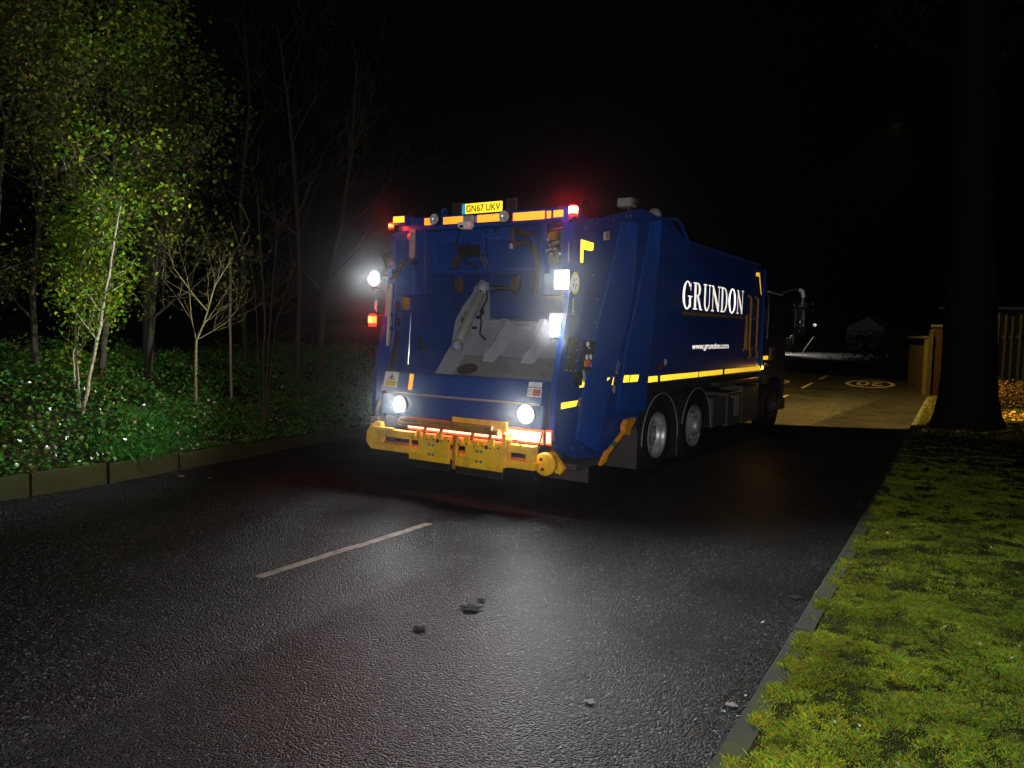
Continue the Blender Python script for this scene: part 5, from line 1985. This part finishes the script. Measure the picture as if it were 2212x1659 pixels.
root = thing('garden_wall', 'yellowish rendered garden wall at the roadside beyond the massive tree trunk', 'wall', (2.1, 24, 0))
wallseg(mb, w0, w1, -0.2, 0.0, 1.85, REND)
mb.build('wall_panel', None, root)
mb = B()
wallseg(mb, (w0[0] - .02, w0[1] + .03), (w1[0] - .0, w1[1] - .03), -0.26, 1.853, 1.93, mat('coping', (0.010, 0.009, 0.006), 0.95))
mb.build('coping', None, root)
mb = B()
for k in range(3):
    t = 0.18 + .3 * k
    mb.box(w0[0] + (w1[0] - w0[0]) * t - .06, w0[0] + (w1[0] - w0[0]) * t + .02, w0[1] + (w1[1] - w0[1]) * t - .12, w0[1] + (w1[1] - w0[1]) * t + .12, 0.0, 1.85, REND)
mb.build('buttress', None, root)
gp = ground(2004, 862)
mb = B()
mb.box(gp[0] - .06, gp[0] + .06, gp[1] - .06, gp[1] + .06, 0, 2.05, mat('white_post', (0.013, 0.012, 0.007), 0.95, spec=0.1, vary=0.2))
mb.prism([(gp[0] - .075, 2.053), (gp[0] + .075, 2.053), (gp[0], 2.15)], 'Y', gp[1] - .075, gp[1] + .075, mat('white_post', (0, 0, 0)))
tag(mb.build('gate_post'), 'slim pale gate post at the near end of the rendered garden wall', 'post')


def brick():
    m, n, l = new_mat('red_brick')
    p = n['Principled BSDF']
    tc = n.new('ShaderNodeTexCoord')
    br = n.new('ShaderNodeTexBrick')
    br.inputs['Scale'].default_value = 4.4
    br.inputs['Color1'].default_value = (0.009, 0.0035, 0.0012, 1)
    br.inputs['Color2'].default_value = (0.007, 0.003, 0.0012, 1)
    br.inputs['Mortar'].default_value = (0.012, 0.010, 0.008, 1)
    br.inputs['Mortar Size'].default_value = 0.012
    mp = n.new('ShaderNodeMapping')
    mp.inputs['Rotation'].default_value = (math.radians(90), 0, 0)
    l.new(tc.outputs['Object'], mp.inputs[0])
    l.new(mp.outputs[0], br.inputs['Vector'])
    l.new(br.outputs[0], p.inputs['Base Color'])
    p.inputs['Specular IOR Level'].default_value = 0.08
    p.inputs['Roughness'].default_value = 0.85
    return m


BRK = brick()
root = thing('brick_pier', 'red brick gate pier half hidden behind the massive trunk', 'pier', (3.0, 20.3, 0))
mb = B()
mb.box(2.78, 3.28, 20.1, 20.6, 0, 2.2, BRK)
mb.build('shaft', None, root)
mb = B()
mb.box(2.74, 3.32, 20.06, 20.64, 2.203, 2.28, mat('coping', (0, 0, 0)))
mb.build('coping', None, root)

# low shed roof edge behind the wall
root = thing('shed', 'dark low shed behind the garden wall, only its pale fascia edge catching light', 'shed', (4.6, 27, 0))
mb = B()
mb.box(2.6, 6.6, 26.5, 29.5, 0, 2.9, mat('dark_timber', (0.04, 0.03, 0.02), 0.8))
mb.build('wall', None, root)
mb = B()
mb.box(2.4, 6.8, 26.3, 29.7, 2.95, 3.05, mat('roof_felt', (0.02, 0.02, 0.022), 0.9))
mb.build('roof', None, root)
mb = B()
mb.box(2.4, 6.8, 26.27, 26.298, 2.95, 3.06, mat('grey_fascia', (0.12, 0.12, 0.12), 0.7))
mb.build('fascia', None, root)

# tall paling fence right of the tree
root = thing('paling_fence', 'tall dim wooden paling fence behind the grass right of the massive trunk', 'fence', (6.4, 17.6, 0))
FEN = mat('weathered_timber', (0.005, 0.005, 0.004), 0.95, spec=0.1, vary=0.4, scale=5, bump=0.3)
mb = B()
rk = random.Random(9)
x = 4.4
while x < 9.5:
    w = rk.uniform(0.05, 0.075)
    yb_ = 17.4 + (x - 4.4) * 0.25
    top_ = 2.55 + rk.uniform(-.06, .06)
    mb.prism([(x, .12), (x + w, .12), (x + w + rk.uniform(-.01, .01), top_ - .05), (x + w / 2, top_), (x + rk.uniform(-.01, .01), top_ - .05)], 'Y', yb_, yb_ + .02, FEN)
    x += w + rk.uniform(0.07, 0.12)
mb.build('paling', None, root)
mb = B()
for zz in (.6, 1.9):
    mb.add([(4.3, 17.40, zz), (9.6, 18.70, zz), (9.6, 18.70, zz + .09), (4.3, 17.40, zz + .09), (4.3, 17.46, zz), (9.6, 18.76, zz), (9.6, 18.76, zz + .09), (4.3, 17.46, zz + .09)],
           [(0, 1, 2, 3), (7, 6, 5, 4), (3, 2, 6, 7), (0, 4, 5, 1)], FEN)
mb.build('rail', None, root)
# shrubs at the foot of the fence
for k, (xx_, yy2) in enumerate(((4.9, 16.6), (6.4, 17.0))):
    r_ = np.random.default_rng(60 + k)
    root = thing('shrub', ['low rust coloured shrub against the fence beside the massive trunk', 'low brown shrub at the fence foot at the edge of the photo'][k], 'shrub', (xx_, yy2, .1))
    cen = np.stack([r_.normal(xx_, .32, 1300), r_.normal(yy2, .25, 1300), .12 + r_.beta(1.4, 2, 1300) * .75], 1)
    v, f, c = leaf_arrays(cen, r_.uniform(.04, .09, 1300), r_, .3, .7, np.array([(0.10, 0.045, 0.02), (0.06, 0.05, 0.015)])[r_.integers(0, 2, 1300)])
    raw_mesh('foliage', v, f, LEAF, c, root)
    mb = B()
    rr2 = random.Random(k)
    for q in range(9):
        mb.tube([(xx_, yy2, .08), (xx_ + rr2.uniform(-.4, .4), yy2 + rr2.uniform(-.3, .3), .75)], [.012, .004], 5, BARKB)
    mb.build('stem', None, root)

# ------------------------------------------------------------------ junction in the distance
VG = mat('far_grass', (0.10, 0.10, 0.012), 0.9, vary=0.4, scale=1.5, bump=0.4, bscale=6)
a, b = ground(1690, 757), ground(1792, 757)
c, d = ground(1800, 750), ground(1670, 747)
mb = B()
poly = [(a[0] - 14, a[1] - 7), (a[0], a[1]), (b[0] - 1.0, b[1]), (b[0] + .4, b[1] + 2), (c[0] + .5, c[1] + 6), (c[0] - 30, c[1] + 6), (a[0] - 40, a[1] + 15)]
mb.prism(poly, 'Z', -.05, .16, VG)
tag(mb.build('far_verge'), kind='structure')
mb = B()
mb.strip([poly[0], poly[1], poly[2], poly[3], poly[4]], 'Z', -.05, .15, -.14, mat('far_kerb', (0.10, 0.08, 0.065), 0.8))
tag(mb.build('far_kerb'), kind='structure')
q = at(1706, 738, 79)
root = thing('utility_cabinet', 'dull green roadside cabinet on the far verge past the lorry cab', 'cabinet', (q[0], q[1], .16))
CABG = mat('cabinet_green', (0.11, 0.12, 0.05), 0.6)
mb = B()
mb.box(q[0] - .65, q[0] + .65, q[1] - .3, q[1] + .3, .16, 1.5, CABG)
mb.build('cabinet_body', None, root)
mb = B()
mb.box(q[0] - .7, q[0] + .7, q[1] - .35, q[1] + .35, 1.503, 1.58, CABG)
mb.lathe([(0, .3), (.14, .22), (.18, 0)], (q[0] + .2, q[1], 1.58), 'Z', 12, CABG)
mb.build('cabinet_lid', None, root)
q = at(1716, 748, 78)
mb = B()
root = thing('tree', 'slim dark roadside tree beside the far green cabinet', 'tree', (q[0], q[1], .16))
tips = []
rr3 = random.Random(14)
mb.tube([(q[0], q[1], .1), (q[0] + .05, q[1], 2.5), (q[0] - .1, q[1], 6)], [.22, .16, .1], 10, BARKB)
for k in range(7):
    branch(mb, (q[0], q[1], rr3.uniform(3.2, 6)), (rr3.uniform(-1, 1), rr3.uniform(-1, 1), .8), 2.6, .06, 2, rr3, tips, .3, 3, .2, .012)
mb.mats = [BARKB]
mb.mi = [0] * len(mb.f)
mb.build('trunk', None, root)
crown('crown', root, [t[0] for t in tips], 700, .3, (.12, .22), [(0.03, 0.04, 0.015)], 5, LEAF)
q = at(1735, 742, 80)
mb = B()
mb.tube([(q[0], q[1], .14), (q[0] + .95, q[1] + .2, 1.75)], .045, 8, mat('pale_timber', (0.24, 0.21, 0.15), 0.7))
tag(mb.build('leaning_stake'), 'pale leaning timber stake on the far verge right of the slim tree', 'stake')

# house far down the road
q = at(1868, 742, 115)
hx, hy = q[0], q[1]
root = thing('house', 'faint pale house at the end of the road beyond the junction', 'house', (hx, hy, 0))
HW = mat('house_render', (0.30, 0.31, 0.33), 0.8)
mb = B()
mb.box(hx - 2.6, hx + 2.6, hy, hy + 6, 0, 3.3, HW)
mb.add([(hx - 2.6, hy, 3.3), (hx + 2.6, hy, 3.3), (hx + 0.4, hy, 4.9), (hx - 2.6, hy + .15, 3.3), (hx + 2.6, hy + .15, 3.3), (hx + .4, hy + .15, 4.9)], [(0, 1, 2), (5, 4, 3), (0, 3, 4, 1), (1, 4, 5, 2), (2, 5, 3, 0)], HW)
mb.build('wall', None, root)
mb = B()
RF = mat('roof_tile', (0.06, 0.05, 0.05), 0.8)
mb.add([(hx - 2.9, hy - .2, 3.2), (hx + .4, hy - .2, 5.05), (hx + .4, hy + 6.2, 5.05), (hx - 2.9, hy + 6.2, 3.2), (hx + 2.9, hy - .2, 3.2), (hx + 2.9, hy + 6.2, 3.2)], [(0, 1, 2, 3), (1, 4, 5, 2)], RF)
mb.build('roof', None, root)
for wxx, wz in ((-.7, 1.0), (1.0, 1.0)):
    mb = B()
    mb.box(hx + wxx - .5, hx + wxx + .5, hy - .03, hy - .003, wz, wz + 1.2, GLASSD)
    wo = mb.build('window', None, root)
    mb = B()
    for e in (-.54, .0, .54):
        mb.box(hx + wxx + e - .04, hx + wxx + e + .04, hy - .06, hy - .031, wz - .05, wz + 1.25, WHITEP)
    mb.build('frame', None, wo)
mb = B()
mb.box(hx - .2, hx + .5, hy - .06, hy - .003, 0, 2.0, DARK)
mb.build('door', None, root)
# hedge line beside the road's far end
for k, (u, v_, dp, w, h) in enumerate(((1800, 748, 92, 5.0, 2.2), (1925, 750, 60, 3.2, 2.4), (1950, 770, 42, 1.4, 2.2))):
    q = at(u, v_, dp)
    r_ = np.random.default_rng(90 + k)
    root = thing('hedge', ['dark hedge left of the far house', 'dark hedge right of the far house', 'dark bush behind the far end of the garden wall'][k], 'hedge', (q[0], q[1], 0))
    n = 1500
    cen = np.stack([r_.normal(q[0], w / 2, n), r_.normal(q[1], .8, n), r_.beta(1.2, 1.4, n) * h], 1)
    v, f, c = leaf_arrays(cen, r_.uniform(.15, .3, n), r_, .3, .7, np.array([(0.03, 0.04, 0.012)]).repeat(n, 0))
    raw_mesh('foliage', v, f, LEAF, c, root)

# ------------------------------------------------------------------ added to give lamps halos like lens bloom: thin mist
m, n, l = new_mat('halo_mist')
n.remove(n['Principled BSDF'])
pv = n.new('ShaderNodeVolumePrincipled')
pv.inputs['Color'].default_value = (0.9, 0.92, 0.95, 1)
pv.inputs['Density'].default_value = 0.00027
pv.inputs['Anisotropy'].default_value = 0.978
l.new(pv.outputs[0], n['Material Output'].inputs['Volume'])
mb = B()
mb.add([(-100, -26, -1.1), (70, -26, -1.1), (70, 260, -1.1), (-100, 260, -1.1), (-100, -26, 17), (70, -26, 17), (70, 260, 17), (-100, 260, 17)],
       [(0, 3, 2, 1), (4, 5, 6, 7), (0, 1, 5, 4), (1, 2, 6, 5), (2, 3, 7, 6), (3, 0, 4, 7)], m)
hz = mb.build('haze')
tag(hz, kind='stuff')
